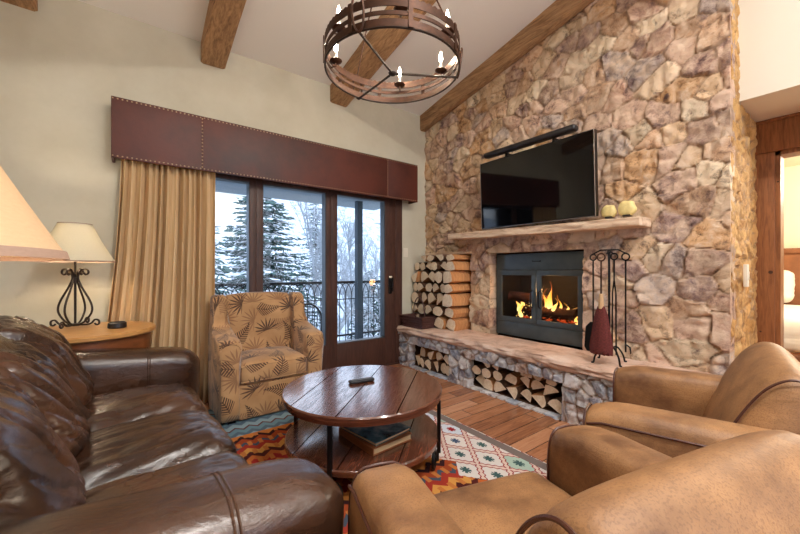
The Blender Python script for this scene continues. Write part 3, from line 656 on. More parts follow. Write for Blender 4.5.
def p_brush(t_):
    m = MB(); ring(m, .028); m.tube([(0,0,-.055), (0,0,-.4)], [.006, .008], 8); m.build('handle', 'rust_iron', t_)
    m = MB(); m.lathe([(.001,-.30), (.014,-.31), (.018,-.36), (.02,-.41), (.018,-.42), (.001,-.42)], n=12); tag(m.build('binding', 'broom_band', t_), 'pale cord binding')
    m = MB(); prof = [(.018,-.40), (.034,-.46), (.048,-.58), (.062,-.73), (.06,-.765), (.001,-.77)]; vs = []; n = 36
    for k in range(n):
        a_ = 2*PI*k/n; q = 1+.1*(k % 2)
        for (r__, z) in prof: vs.append((r__*.7*q*math.cos(a_), r__*1.25*q*math.sin(a_), z+(.012*(k % 3) if z < -.7 else 0)))
    mm = len(prof); m.addm(vs, [(k*mm+j, ((k+1) % n)*mm+j, ((k+1) % n)*mm+j+1, k*mm+j+1) for k in range(n) for j in range(mm-1)]); tag(m.build('bristles', 'broom', t_, ang=70), 'dark red straw bristles')
def p_poker(t_):
    m = MB(); ring(m, .026); m.tube([(0,0,-.05), (0,0,-.74)], .006, 6); m.build('handle', 'black_metal', t_)
    m = MB(); m.tube([(0,0,-.68), (0,-.03,-.7), (0,-.035,-.74), (0,-.03,-.75)], [.006,.006,.005,.002], 6); m.build('hook', 'black_metal', t_)
def p_tongs(t_):
    m = MB(); ring(m, .024)
    m.tube([(0,0,-.048), (0,.0,-.2), (0,.012,-.3), (0,.014,-.76)], .0055, 6); m.build('tong_arm', 'black_metal', t_)
    m = MB(); m.tube([(0,0,-.2), (0,-.012,-.3), (0,-.014,-.76)], .0055, 6); m.build('tong_arm', 'black_metal', t_)
hang('fireplace_shovel', -.01, .115, 'black iron fireplace shovel hanging at the left of the tool stand', p_shovel)
hang('hearth_brush', -.10, .015, 'hearth brush with dark red bristles hanging in front of the tool stand', p_brush)
hang('fireplace_poker', -.0, -.115, 'black iron poker hanging at the right side of the tool stand', p_poker)
hang('fireplace_tongs', -.06, -.06, 'black iron fireplace tongs with a ring handle hanging beside the brush', p_tongs)

# ------------------------------------------------------------------ television, bar, ornaments, wall plate on stone
TV = thing('television', 'large flat black television mounted on the stone above the mantel', 'television', (3.02, 1.955, 1.637), 0); TV.rotation_euler = (0, math.radians(-2.4), math.radians(-1))
m = MB(); m.box(-.02, .03, -.6, .6, 0, .705, .006); m.build('casing', 'tv_black', TV)
m = MB(); m.box(-.0215, -.0195, -.592, .592, .012, .697); m.build('screen', 'tv_screen', TV, smooth=False)
m = MB()
for a_, b_, c_, d_ in ((-.6,-.594,0,.705), (.594,.6,0,.705), (-.6,.6,0,.004)): m.box(-.0225, -.019, a_, b_, c_, d_)
m.build('bezel', 'tv_edge', TV, smooth=False)
m = MB(); m.box(.03, .14, -.15, .15, .2, .5); m.build('wall_mount', 'black_metal', TV, smooth=False)
m = MB(); m.rbox((2.96, 1.98, 2.395), (.085, .97, .055), .024, 4, 1); sb_ = m.build('soundbar', 'charcoal_plastic'); tag(sb_, 'slim black bar shaped speaker fixed along the top edge of the television', 'soundbar')
for y in (1.7, 2.2): m = MB(); m.box(2.965, 3.10, y, y+.02, 2.33, 2.372); m.build('bracket', 'black_metal', sb_, smooth=False)
for y, s_, lab in ((1.29, 1.2, 'small pale yellow rounded ornament on the mantel, nearer the television'), (1.16, 1.35, 'pale yellow rounded ornament on the mantel, nearer its right end')):
    m = MB(); m.rbox((0,0,.048*s_), (.09*s_, .09*s_, .09*s_), .034*s_, 4, 3, lambda x, yy, z, n: (x*.5, yy*(1.0+.25*noise.noise(Vector((yy*20, z*20, y)))), z*(1+.2*noise.noise(Vector((y, z*15, yy*20)))))); o = thing('mantel_ornament', lab, 'ornament', (3.075, y, 1.617), group='pale ornaments on the mantel')
    m.build('body', 'ornament', o)
    m = MB(); m.box(-.022, .022, -.028, .028, 0, .014, .004); tag(m.build('base', 'charcoal_plastic', o), 'dark slab for the shade under the ornament')  # dark slab modelled in place of the shadow beneath the ornament
m = MB(); m.box(3.47, 3.525, YC-.052, YC-.03, 1.08, 1.24, .003); sw2 = m.build('wall_plate', 'white_plastic'); tag(sw2, 'narrow cream switch plate on the ochre stone side of the chimney', 'light switch')
m = MB(); m.box(3.487, 3.508, YC-.057, YC-.052, 1.13, 1.19, .002); m.build('rocker', 'white_plastic', sw2)

# ------------------------------------------------------------------ window cornice and curtain
CX0, CX1, CZ0, CZ1, CY = -.15, 2.91, 2.07, 2.545, 3.52
CO = thing('window_cornice', 'long maroon leather window cornice with brass nailhead trim', 'cornice', ((CX0+CX1)/2, YW, CZ0)); cx = (CX0+CX1)/2; Hh = CZ1-CZ0; D = YW-CY
for a_, b_ in ((CX0, .47), (.47, 2.44), (2.44, CX1)): m = MB(); m.box(a_-cx, b_-cx, -D, -D+.02, 0, Hh, .004); m.build('front_panel', 'cornice_leather', CO)
for x in (CX0-cx, CX1-cx-.02): m = MB(); m.box(x, x+.02, -D+.02, -.004, 0, Hh, .003); m.build('end_panel', 'cornice_leather', CO)
m = MB(); m.box(CX0-cx+.02, CX1-cx-.02, -D+.02, -.004, Hh-.02, Hh); m.build('top_board', 'cornice_leather', CO, smooth=False)
m = MB()
def nail(x, y, z): m.rbox((x, y, z), (.011, .006, .011), .0029, 2)
n = 102
for k in range(n+1):
    x = CX0-cx+.01+(CX1-CX0-.02)*k/n; nail(x, -D-.002, .015); nail(x, -D-.002, Hh-.015)
for sx_ in (.47-cx, 2.44-cx, ):
    for k in range(15): nail(sx_, -D-.002, .03+k*.03)
for k in range(6): nail
tag(m.build('nailhead_trim', 'brass_nail', CO), 'rows of small brass nailheads', kind='stuff')
m = MB(); nu, nv = 260, 14; vs = []; th = .006
def cur(u, v):
    fl = 1+.10*(v)**1.5; x = -.085+(.665+.0)*u; x = .58-(.58-x)*(1+.3*v*v)
    fr = 14.0; ph = 2*PI*fr*u+1.3*math.sin(u*17)+.5*v*math.sin(u*9)
    a_ = .042*(.75+.35*math.sin(u*31+1))*(1+.25*v); return (x+.006*math.sin(ph*2+v*2), 3.605+a_*math.sin(ph)-.02*v, 2.5-(2.48)*v)
for j in range(nv+1):
    for i in range(nu+1): vs.append(cur(i/nu, j/nv))
m.addm(vs, [(j*(nu+1)+i, j*(nu+1)+i+1, (j+1)*(nu+1)+i+1, (j+1)*(nu+1)+i) for j in range(nv) for i in range(nu)])
cu = m.build('curtain', 'curtain_cloth', ang=80); tag(cu, 'gold beige pleated floor length curtain at the left of the windows', 'curtain')
md = cu.modifiers.new('thick', 'SOLIDIFY'); md.thickness = .004
me = cu.data; uvl = me.uv_layers[0]
for lp in me.loops:
    vi = lp.vertex_index; uvl.data[lp.index].uv = ((vi % (nu+1))/nu*1.5, (vi//(nu+1))/nv*2.4)

# ------------------------------------------------------------------ upholstery helpers
def wrinkle(p, seed, amp, dirv=(1,0,0), f=5, stretch=3.5):
    d = Vector(dirv).normalized(); q = Vector(p); al = q.dot(d); q2 = (q-d*al)*f*2+d*al*f/stretch*1.2+Vector((seed*3.1, seed, 0))
    q2 = q2+Vector((noise.noise(q2*.6), noise.noise(q2*.6+Vector((5,5,5))), 0))*.8
    a_ = 1-abs(noise.noise(q2))*3.2; b_ = 1-abs(noise.noise(q2*2.1+Vector((9,1,4))))*2.8
    return amp*(max(0, a_)**2+.45*max(0, b_)**2)
def cushion(m, c, size, r, puff, seed, amp=.006, dirv=(1,0,0), k=5, mm=18, extra=None):
    h = [s_/2 for s_ in size]
    def fn(x, y, z, n):
        u, v, w_ = x/h[0], y/h[1], z/h[2]
        ax_ = min(range(3), key=lambda i: size[i])
        q = [(1-min(1, abs(a_))**3) for a_ in (u, v, w_)]
        b_ = [0,0,0]
        for i in range(3):
            o = [j for j in range(3) if j != i]; s_ = (u, v, w_)[i]
            b_[i] = (puff if i == ax_ else puff*.35)*q[o[0]]*q[o[1]]*s_
        p = Vector((x+b_[0], y+b_[1], z+b_[2])); nn = n if n.length > .1 else Vector([1 if False else 0]*3)
        N_ = Vector((u**5, v**5, w_**5)); N_ = N_.normalized() if N_.length > 1e-6 else Vector((0,0,1))
        p = p-N_*wrinkle(p, seed, amp, dirv)
        if extra: p = Vector(extra(p))
        return p
    return m.rbox(c, size, r, k, mm, fn)

# ------------------------------------------------------------------ brown leather sofa (faces +x)
SO = thing('leather_sofa', 'long dark brown leather sofa with wrinkled back cushions along the left side', 'sofa', (-.045, 1.87, 0), math.radians(3.2))
def yy(v): return v-1.87
m = MB(); m.rbox((-.12, 0, .195), (.92, 1.9, .21), .03, 3, 2); m.build('base', 'sofa_leather', SO)
m = MB(); m.rbox((-.60, 0, .47), (.2, 2.1, .74), .07, 5, 4); m.build('back_frame', 'sofa_leather', SO)
def sofa_arm(y0, y1, name='arm'):
    m = MB(); c = (y0+y1)/2-1.87; w_ = y1-y0
    def fn(x, y, z, n):
        top = max(0, z/.29); x2 = x; z2 = z+.05*top*(-x/.48)*(.9)-.0
        bul = 1+.14*max(0, min(1, (z+.0)/.2)); d = .004*noise.noise(Vector((x*6, y*9, z*6+c)))
        if top > .5 and x > .3: z2 -= .02*((x-.3)/.18)**2
        return (x2+.012*(n.x), y*bul+d, z2+d)
    m.rbox((-.05, c, .385), (.99, w_, .66), .095, 7, 14, fn); a_ = m.build(name, 'sofa_leather', SO, ang=60)
    m = MB()
    for dx_ in (-.006, .006): m.tube(section_loop(a_, (.16+dx_,0,0), (1,0,0)), .0035, 6, closed=True)
    m.build('arm_seam', 'sofa_leather', a_); return a_
sofa_arm(.80, 1.04); sofa_arm(2.70, 2.93)
for i, (a_, b_) in enumerate(((1.05, 1.592), (1.612, 2.145), (2.165, 2.70))):
    m = MB(); cushion(m, (.05, yy((a_+b_)/2), .375), (.68, b_-a_, .19), .088, .05, 11+i, .010, (1,.35,0), 6, 30); m.build('seat_cushion', 'sofa_leather', SO, ang=80)
for i, (a_, b_, dz) in enumerate(((1.00, 1.62, .0), (1.62, 2.19, .0), (2.19, 2.76, .01))):
    m = MB()
    def lean(p):
        zz = p.z/.25; return (p.x-.07*zz-.03*(zz*zz)+.035*math.exp(-((zz+.55)**2)*4), p.y, p.z-.02*(1-abs(zz)))
    cushion(m, (-.345, yy((a_+b_)/2), .70+dz), (.27, b_-a_-.015, .50), .12, .06, 31+i*3, .024, (.0,.75,-1), 7, 34, lean); m.build('back_cushion', 'sofa_leather', SO, ang=80)
for x in (-.5, .3):
    for y in (-.98, .98): m = MB(); m.lathe([(.001,0),(.02,0),(.028,.1),(.001,.1)], (x,y,0), 10); m.build('foot', 'black_metal', SO)

# ------------------------------------------------------------------ tan leather club chairs (face +y)
def club_chair(label, loc, rz):
    C_ = thing('leather_armchair', label, 'armchair', loc, rz, 'tan leather club chairs')
    m = MB(); m.rbox((0, -.01, .17), (.62, .74, .20), .03, 3, 2); m.build('base', 'tan_leather', C_)
    m = MB(); cushion(m, (0, .155, .37), (.57, .62, .185), .07, .03, 3, .002, (1,0,0), 5, 12, lambda p: (p.x, p.y, p.z)); m.build('seat_cushion', 'tan_leather', C_, ang=80)
    for s_ in (-1, 1):
        m = MB(); rings = []; ys = [(.385,.80),(.38,.93),(.365,.985),(.34,1)]+[(.34-.70*i/14, 1) for i in range(1, 15)]+[(-.375,.95)]
        for (y, k) in ys:
            u = (.385-y)/.76; ht = .652+.015*u+.03*math.sin(u*PI)*0 - (.03*max(0, 1-u*7)); w_ = .092; rg = []
            for q in range(22):
                an = 2*PI*q/22; cx_, sz_ = math.cos(an), math.sin(an); e_ = .42
                px_ = w_*math.copysign(abs(cx_)**e_, cx_)*k; zc_ = (ht+.08)/2; hz = (ht-.08)/2
                pz = zc_+hz*math.copysign(abs(sz_)**(.36 if sz_ < 0 else .42), sz_)*(1-(1-k)*.35)
                bul = 1+.1*max(0, (pz-.45)/.2)
                rg.append((s_*.358+px_*bul, y, pz))
            rings.append(rg)
        m.loft(rings); am = m.build('arm', 'tan_leather', C_, ang=60)
        m = MB()
        for sd in (1,):
            pts = [(s_*.358+s_*.0905, .372-.74*i/14, (.652+.015*(i/14))-.055-(.012 if i == 0 else 0)) for i in range(15)]
            m.tube(pts, .005, 6)
        pts = [(s_*.358+.088*math.copysign(abs(math.cos(an))**.45, math.cos(an)), .384,   .36+.262*math.copysign(abs(math.sin(an))**.4, math.sin(an))) for an in [2*PI*i/28 for i in range(28)]]
        m.tube(pts, .0045, 6, closed=True); m.build('piping', 'piping', am)
    prof = smoothpath([(.03,.30,0),(.005,.48,0),(-.05,.62,0),(-.105,.73,0),(-.155,.80,0),(-.21,.832,0),(-.265,.812,0),(-.31,.74,0),(-.345,.6,0),(-.37,.35,0),(-.37,.12,0),(-.1,.12,0)], 7, True)
    cy, cz = -.18, .5; rings = []
    for i in range(25):
        u = -1+2*i/24; x = .05+.325*math.copysign(abs(u)**.9, u); k = 1-.09*max(0, (abs(u)-.86)/.14)**2; cr = .026*(1-abs(u)**5)+.014*u
        wid = 1.0
        rings.append([(x*(1+.06*max(0, .75-p.y)), cy+(p.x-cy)*k, cz+(p.y-cz)*k+cr*max(0, min(1, (p.y-.4)/.35))) for p in prof])
    m = MB(); m.loft(rings); bk = m.build('backrest', 'tan_leather', C_, ang=85)
    for s_ in (-1, 1):
        m = MB(); m.tube([((.05+s_*.321)*(1+.06*max(0, .75-p.y)), cy+(p.x-cy)*.975, cz+(p.y-cz)*.975) for p in prof], .0045, 6, closed=True); m.build('piping', 'piping', bk)
    for x in (-.36, .36):
        for y in (-.3, .3): m = MB(); m.lathe([(.001,0),(.022,0),(.028,.09),(.001,.09)], (x,y,0), 10); m.build('foot', 'black_metal', C_)
    return C_
club_chair('tan leather club chair nearest the viewer, back cut by the lower right corner', (.81,.40,.012), -math.radians(15.7))
club_chair('tan leather club chair beside the raised hearth, behind the nearest chair', (1.95,.43,.012), math.radians(14))

# ------------------------------------------------------------------ fern armchair (faces -y)
FC = thing('fern_armchair', 'tan upholstered armchair printed with brown ferns in front of the windows', 'armchair', (.925, 3.25, 0)); FC.scale = (1.09, 1, 1.02)
m = MB(); m.rbox((0, -.0, .155), (.52, .58, .27), .02, 3, 2); m.build('seat_base', 'fern_fabric', FC)
m = MB(); cushion(m, (0, -.035, .375), (.50, .55, .16), .045, .03, 5, .001, (1,0,0), 4, 10); m.build('seat_cushion', 'fern_fabric', FC, ang=80)
m = MB(); m.tube([(-.245, -.308, .315), (.245,-.308,.315)], .006, 6); m.tube([(-.245, -.308, .435), (.245,-.308,.435)], .006, 6); m.build('seat_welt', 'fern_fabric', FC)
def arch(x): return .975-.028*(abs(x)/.3)**2.5
m = MB(); rings = []
for i in range(21):
    x = -.275+.55*i/20; e_ = .02 if i in (0, 20) else 0
    zt = arch(x)-e_; rings.append([(x, .08+e_, .40), (x, .13+e_, .62), (x, .17+e_, zt-.03), (x, .19+e_, zt-.005), (x, .23, zt), (x, .27-e_, zt-.02), (x, .275-e_, .6), (x, .27-e_, .05), (x, .15, .05)])
m.loft(rings); m.build('backrest', 'fern_fabric', FC, ang=60)
for s_ in (-1, 1):
    prof = smoothpath([(-.30,.04,0),(-.308,.3,0),(-.315,.56,0),(-.30,.625,0),(-.25,.645,0),(-.10,.665,0),(.03,.70,0),(.085,.76,0),(.105,.86,0),(.125,.935,0),(.17,.962,0),(.24,.955,0),(.275,.90,0),(.28,.5,0),(.28,.04,0),(0,.04,0)], 3, True)
    m = MB(); rings = []
    for u in (-1,-.93,-.6,-.2,.2,.6,.93,1):
        k = .018*max(0, (abs(u)-.8)/.2)**2; cxp, czp = 0, .4
        rings.append([(s_*.315+u*(.062+(.014 if p.y > .5 and p.x < 0 else 0)+(-.012 if p.y > .75 else 0)), p.x-math.copysign(min(k, abs(p.x)), p.x), p.y-(k if p.y > .4 else 0)) for p in prof])
    m.loft(rings); a_ = m.build('arm', 'fern_fabric', FC, ang=60)
    m = MB(); m.tube([(s_*.315+math.cos(an)*.066, -.312, .57+.05*math.sin(an)) for an in [PI*i/10 for i in range(11)]], .005, 6); m.build('arm_welt', 'fern_fabric', a_)
for x in (-.3, .3):
    for y in (-.25, .22): m = MB(); m.box(x-.025, x+.025, y-.025, y+.025, 0, .045); m.build('foot', 'black_metal', FC, smooth=False)

# ------------------------------------------------------------------ coffee table
CT = thing('coffee_table', 'round two tier dark wood coffee table with black iron legs', 'coffee table', (1.155, 1.934, .012), math.radians(42.6))
m = MB(); m.lathe([(.001,.405),(.47,.405),(.485,.41),(.485,.425),(.492,.43),(.492,.45),(.486,.458),(.001,.458)], n=72); m.build('tabletop', 'table_wood', CT, ang=30)
m = MB(); m.lathe([(.001,.145),(.465,.145),(.475,.152),(.475,.178),(.468,.185),(.001,.185)], n=72); m.build('lower_shelf', 'table_wood', CT, ang=30)
for dg in (-94, -4, 86, 176):
    a_ = math.radians(dg); c_, s_ = math.cos(a_), math.sin(a_); m = MB()
    m.tube([(.478*c_, .478*s_, z) for z in (.10, .2, .41)], .015, 4); lg = m.build('leg', 'black_metal', CT, ang=20)
    m = MB(); R_ = .052; cxp = (.45*c_, .45*s_)
    w1 = [(cxp[0]+R_*math.cos(b_)*s_*-1, cxp[1]+R_*math.cos(b_)*c_, .056+R_*math.sin(b_)) for b_ in [2*PI*i/20 for i in range(20)]]; m.tube(w1, .009, 6, closed=True)
    for i in range(5):
        b_ = 2*PI*i/5; m.tube([(cxp[0], cxp[1], .056), (cxp[0]-R_*math.cos(b_)*s_, cxp[1]+R_*math.cos(b_)*c_, .056+R_*math.sin(b_))], .005, 5)
    m.tube([(cxp[0]-.012*c_, cxp[1]-.012*s_, .056), (cxp[0]+.02*c_, cxp[1]+.02*s_, .056)], .012, 8); m.tube([(cxp[0]+.022*c_, cxp[1]+.022*s_, .05), (cxp[0]+.022*c_, cxp[1]+.022*s_, .15)], .007, 6)
    m.build('caster_wheel', 'black_metal', lg)
R = thing('remote_control', 'slim dark remote control with grey buttons on the coffee table', 'remote control', (1.18, 2.0, .4705), math.radians(-8))
m = MB(); m.rbox((0,0,.011), (.17,.045,.02), .008, 3, 1); m.build('body', 'charcoal_plastic', R)
m = MB()
for i in range(9):
    for j in range(3): m.box(-.07+i*.014, -.062+i*.014, -.014+j*.011, -.007+j*.011, .021, .023)
tag(m.build('keypad', 'grey_plastic', R, smooth=False), 'rows of grey buttons')
Bk = thing('hardcover_book', 'thick tan book at the bottom of the pile on the lower table shelf', 'book', (1.155, 1.80, .1975), .08, 'books on the coffee table shelf')
m = MB(); m.box(-.14,.14,-.175,.175,0,.006,.002); m.box(-.14,.14,-.175,.175,.036,.042,.002); m.box(-.146,-.138,-.175,.175,0,.042,.002); m.build('cover', 'book_brown', Bk)
m = MB(); m.box(-.136,.134,-.169,.169,.006,.036); m.build('page_block', 'pages', Bk, smooth=False)
Bk = thing('glossy_book', 'thin glossy picture book lying on top of the tan book', 'book', (1.16, 1.81, .2405), .16, 'books on the coffee table shelf')
m = MB(); m.box(-.14,.14,-.165,.165,.0,.002); m.box(-.14,.14,-.165,.165,.014,.017,.001); m.build('cover', 'magazine', Bk)
m = MB(); m.box(-.136,.134,-.16,.16,.002,.014); m.build('page_block', 'pages', Bk, smooth=False)

# ------------------------------------------------------------------ rug
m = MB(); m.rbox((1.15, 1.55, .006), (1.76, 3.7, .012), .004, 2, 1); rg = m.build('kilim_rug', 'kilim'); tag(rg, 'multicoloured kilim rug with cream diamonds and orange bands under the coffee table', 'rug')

# ------------------------------------------------------------------ end tables and lamps
def end_table(label, loc, r):
    E = thing('end_table', label, 'side table', loc, 0, 'round wooden end tables')
    m = MB(); m.lathe([(.001,.765),(r-.01,.765),(r,.773),(r,.792),(r-.008,.80),(.001,.80)], n=56); m.build('tabletop', 'endtable_wood', E, ang=30)
    m = MB(); m.lathe([(r-.06,.64),(r-.035,.64),(r-.03,.765),(r-.06,.765)], n=56, closed=True); m.build('apron', 'endtable_side', E, ang=30)
    for k in range(4):
        a_ = PI/4+k*PI/2; x, y = (r-.07)*math.cos(a_), (r-.07)*math.sin(a_); m = MB(); m.tube([(x,y,0),(x,y,.3),(x,y,.765)], [.016,.022,.028], 10); m.build('leg', 'endtable_side', E)
    m = MB(); m.lathe([(.001,.16),(r-.08,.16),(r-.08,.18),(.001,.18)], n=40); m.build('lower_shelf', 'endtable_side', E); return E
end_table('round honey wood end table in the corner between sofa and curtain', (-.26, 3.19, 0), .385)
end_table('round wood end table at the lower left corner in front of the sofa arm', (-.34, .36, 0), .42)
def lamp(label, loc, power, shade='lampshade', zs=0, rz=.35):
    Lp = thing('table_lamp', label, 'table lamp', loc, rz, 'wrought iron table lamps')
    Bs = None
    m = MB(); m.tube([(0,0,.02),(0,0,.50)], .007, 8); Bs = m.build('stem', 'iron', Lp)
    for k in range(4):
        a_ = k*PI/2+PI/4; c_, s_ = math.cos(a_), math.sin(a_)
        P = [(.030,.415),(.055,.425),(.078,.405),(.072,.378),(.052,.378),(.052,.395)]
        P2 = [(.018,.33),(.022,.375),(.045,.405),(.072,.402),(.078,.38),(.062,.368),(.052,.382)]
        path = [(.118,.028),(.135,.018),(.145,.035),(.128,.052),(.105,.04),(.085,.018),(.04,.014),(.02,.02),(.05,.045),(.088,.10),(.098,.15),(.078,.22),(.035,.29),(.014,.34)]+P2[1:]
        path = [(.115,.033),(.128,.022),(.142,.03),(.14,.052),(.118,.058),(.098,.036),(.075,.026),(.03,.026),(.06,.05),(.094,.10),(.1,.145),(.082,.2),(.045,.27),(.018,.335)]+P2[1:]
        m = MB(); m.tube([(r_*c_, r_*s_, z) for r_, z, _ in smoothpath([(a, b, 0) for a, b in path], 5)], .0062, 6); m.build('scroll_rod', 'iron', Lp)
    m = MB(); m.lathe([(.001,.31),(.02,.312),(.022,.33),(.02,.348),(.001,.35)], n=12); m.lathe([(.001,.018),(.03,.018),(.032,.034),(.001,.036)], n=12); m.build('collar', 'iron', Lp)
    z0, z1 = .455+zs, .715+zs; rb, rt = .218, .09
    m = MB(); N_ = 40; pr = []
    for i in range(9): u = i/8; pr.append((rb+(rt-rb)*u-.006*math.sin(PI*u), z0+(z1-z0)*u))
    inner = [(r_-.002, z) for r_, z in reversed(pr)]; m.lathe(pr+inner, n=48, closed=True); sh = m.build('lamp_shade', shade, Lp, ang=50)
    m = MB(); m.lathe([(rb+.0015,z0-.002),(rb-.003,z0-.002),(rb-.005,z0+.008),(rb-.0015,z0+.008)], n=48, closed=True); m.build('trim_band', 'lampshade_trim', sh); m = MB(); m.lathe([(rt+.001,z1-.01),(rt-.004,z1-.01),(rt-.004,z1+.002),(rt+.001,z1+.002)], n=48, closed=True); m.build('trim_band', 'lampshade_trim', sh)
    m = MB(); m.lathe([(.001,.50),(.013,.5),(.013,.54),(.001,.54)], n=12); m.build('socket', 'iron', Lp)
    m = MB(); m.lathe([(.001,.54),(.02,.555),(.03,.585),(.022,.615),(.001,.628)], n=16); m.build('bulb', 'bulb_glow', Lp)
    m = MB()
    for k in range(3): a_ = k*2*PI/3; m.tube([(0,0,z1-.03), (rt*math.cos(a_)*.99, rt*math.sin(a_)*.99, z1-.008)], .002, 5)
    m.tube([(0,0,.5),(.04,0,.56),(.045,0,.63),(0,0,z1-.03)], .002, 5); m.build('harp', 'iron', Lp)
    setlight('POINT', (loc[0], loc[1], loc[2]+.60), power, (1,.82,.58), .03); return Lp
lamp('wrought iron scroll table lamp with cream shade on the end table by the curtain', (-.33, 3.28, .80), 24)
lamp('table lamp with tan shade cut by the left edge, nearest the viewer', (-.285, .595, .80), 6, 'lampshade_tan', -.04)
m = MB(); m.lathe([(.001,0),(.05,0),(.054,.006),(.052,.034),(.045,.04),(.04,.034),(.001,.03)], n=24); o = m.build('trinket_dish', 'charcoal_plastic', None, loc=(-.10, 3.14, .801)); tag(o, 'small round dark dish on the end table beside the lamp', 'dish')

# ------------------------------------------------------------------ chandelier
CHX, CHY, CHZ = 1.22, 1.712, 2.378
CH = thing('chandelier', 'rustic iron ring chandelier with lit candle bulbs hanging from the ceiling', 'chandelier', (CHX, CHY, CHZ)); RC = .39
def band(m, r, z0, z1, th=.004, notch=0, nz=0):
    N_ = 144; vs = []
    for k in range(N_):
        a_ = 2*PI*k/N_; d0 = notch if (nz == -1 and k % 2) else 0; d1 = notch if (nz == 1 and k % 2) else 0
        for (rr_, z) in ((r, z0-d0), (r+th, z0-d0), (r+th, z1+d1), (r, z1+d1)): vs.append((rr_*math.cos(a_), rr_*math.sin(a_), z))
    m.addm(vs, [(k*4+j, ((k+1) % N_)*4+j, ((k+1) % N_)*4+(j+1) % 4, k*4+(j+1) % 4) for k in range(N_) for j in range(4)])
m = MB(); band(m, RC, .095, .135, notch=.007, nz=1); m.build('upper_band', 'rust_iron', CH, ang=30)
m = MB(); band(m, RC, .0, .035, notch=.007, nz=-1); m.build('lower_band', 'rust_iron', CH, ang=30)
m = MB(); band(m, RC-.004, .055, .075, th=.006); m.build('middle_band', 'rust_iron', CH, ang=30)
m = MB(); m.tube([(RC*math.cos(a_), RC*math.sin(a_), -.006) for a_ in [2*PI*i/72 for i in range(72)]], .006, 6, closed=True); m.build('rim_rod', 'iron', CH)
vd = math.atan2(.802, .598)     # direction away from the viewer
for k in range(8):
    a_ = vd+.25+k*PI/4; m = MB(); c_, s_ = math.cos(a_), math.sin(a_); q = RC+.006
    m.loft([[(q*c_-.012*s_, q*s_+.012*c_, z), (q*c_+.012*s_, q*s_-.012*c_, z), ((q+.005)*c_+.012*s_, (q+.005)*s_-.012*c_, z), ((q+.005)*c_-.012*s_, (q+.005)*s_+.012*c_, z)] for z in (-.004, .14)]); m.build('strap', 'rust_iron', CH, smooth=False)
spk = [vd-PI/2+.12, vd-PI/2+.12+2*PI/3, vd-PI/2+.12-2*PI/3]
for a_ in spk:
    c_, s_ = math.cos(a_), math.sin(a_); m = MB(); m.tube([(.02*c_,.02*s_,-.015), (RC*.5*c_,RC*.5*s_,-.014), ((RC+.004)*c_,(RC+.004)*s_,-.012)], .007, 6); m.build('spoke', 'iron', CH)
    q = RC+.018; m = MB(); m.tube([((q+.012*math.sin(b_))*c_-.032*math.cos(b_)*s_*1.0, (q+.012*math.sin(b_))*s_+.032*math.cos(b_)*c_, .075+.088*math.sin(b_)) for b_ in [2*PI*i/24 for i in range(24)]], .0065, 6, closed=True); m.build('ring_loop', 'rust_iron', CH)
    m = MB(); m.tube([((q)*c_, (q)*s_, .16), (RC*.8*c_, RC*.8*s_, .36), (.03*c_,.03*s_,.9)], .005, 6); m.build('hanging_rod', 'rust_iron', CH)
m = MB(); m.lathe([(.001,-.03),(.02,-.022),(.024,-.012),(.001,0)], n=12); m.build('hub', 'iron', CH)
m = MB(); zc = ceil(CHY)-CHZ
for i in range(int((zc-.93)/.035)):
    z = .9+i*.035; pts = [((.012*math.cos(b_) if i % 2 else 0), (0 if i % 2 else .012*math.cos(b_)), z+.02+.024*math.sin(b_)) for b_ in [2*PI*j/12 for j in range(12)]]; m.tube(pts, .003, 5, closed=True)
tag(m.build('chain', 'rust_iron', CH), 'iron chain up to the ceiling', kind='stuff')
m = MB(); m.lathe([(.001,zc-.05),(.04,zc-.045),(.07,zc-.01),(.072,zc+.015),(.001,zc+.01)], n=24); m.build('ceiling_canopy', 'rust_iron', CH)
for dg in (7, 60, 122, 172, -128, -78):
    a_ = vd-math.radians(dg); c_, s_ = math.cos(a_), math.sin(a_); q = RC-.035
    m = MB(); m.lathe([(.001,.088),(.012,.088),(.034,.098),(.038,.104),(.036,.106),(.012,.1),(.001,.1)], (q*c_,q*s_,0), 16); m.lathe([(.001,.07),(.006,.07),(.006,.09),(.001,.09)], (q*c_,q*s_,0), 8); cp = m.build('candle_cup', 'rust_iron', CH)
    m = MB(); m.tube([(RC*c_,RC*s_,.066), (q*c_,q*s_,.072)], .005, 6); m.build('cup_arm', 'rust_iron', cp)
    m = MB(); m.lathe([(.001,.1),(.0095,.1),(.0095,.155),(.001,.155)], (q*c_,q*s_,0), 12); m.build('candle_sleeve', 'white_plastic', cp)
    m = MB(); m.lathe([(.001,.155),(.008,.16),(.0125,.178),(.01,.2),(.004,.218),(.001,.225)], (q*c_,q*s_,0), 12); m.build('candle_bulb', 'bulb_glow', cp)
    setlight('POINT', (CHX+q*c_, CHY+q*s_, CHZ+.19), 4.2, (1,.88,.72), .02, name='candle_light')

# unseen recessed lights added behind the viewer to fill the room
for x in (-.6, 1.2, 2.9):
    for y in (-.6, -2.1):
        z = ceil(y)-.012; tilt = math.atan(.196)
        Dl = thing('recessed_fill_light', 'round recessed fill light added behind the viewer', 'ceiling light', (x, y, z), 0, 'added recessed fill lights'); Dl.rotation_euler = (-tilt, 0, 0)
        m = MB(); m.lathe([(.075,0),(.1,-.004),(.1,.008),(.075,.008)], n=24, closed=True); m.build('trim_ring', 'white_plastic', Dl)
        m = MB(); m.lathe([(.001,.006),(.075,.006)], n=24); m.build('lens', 'fill_lens_glow', Dl)
        setlight('AREA', (x, y, z-.02), (9 if x > 2 else 44), (1,.965,.91), .15, (0,0,0), name='fill_area_light')  # lamp added to brighten the room

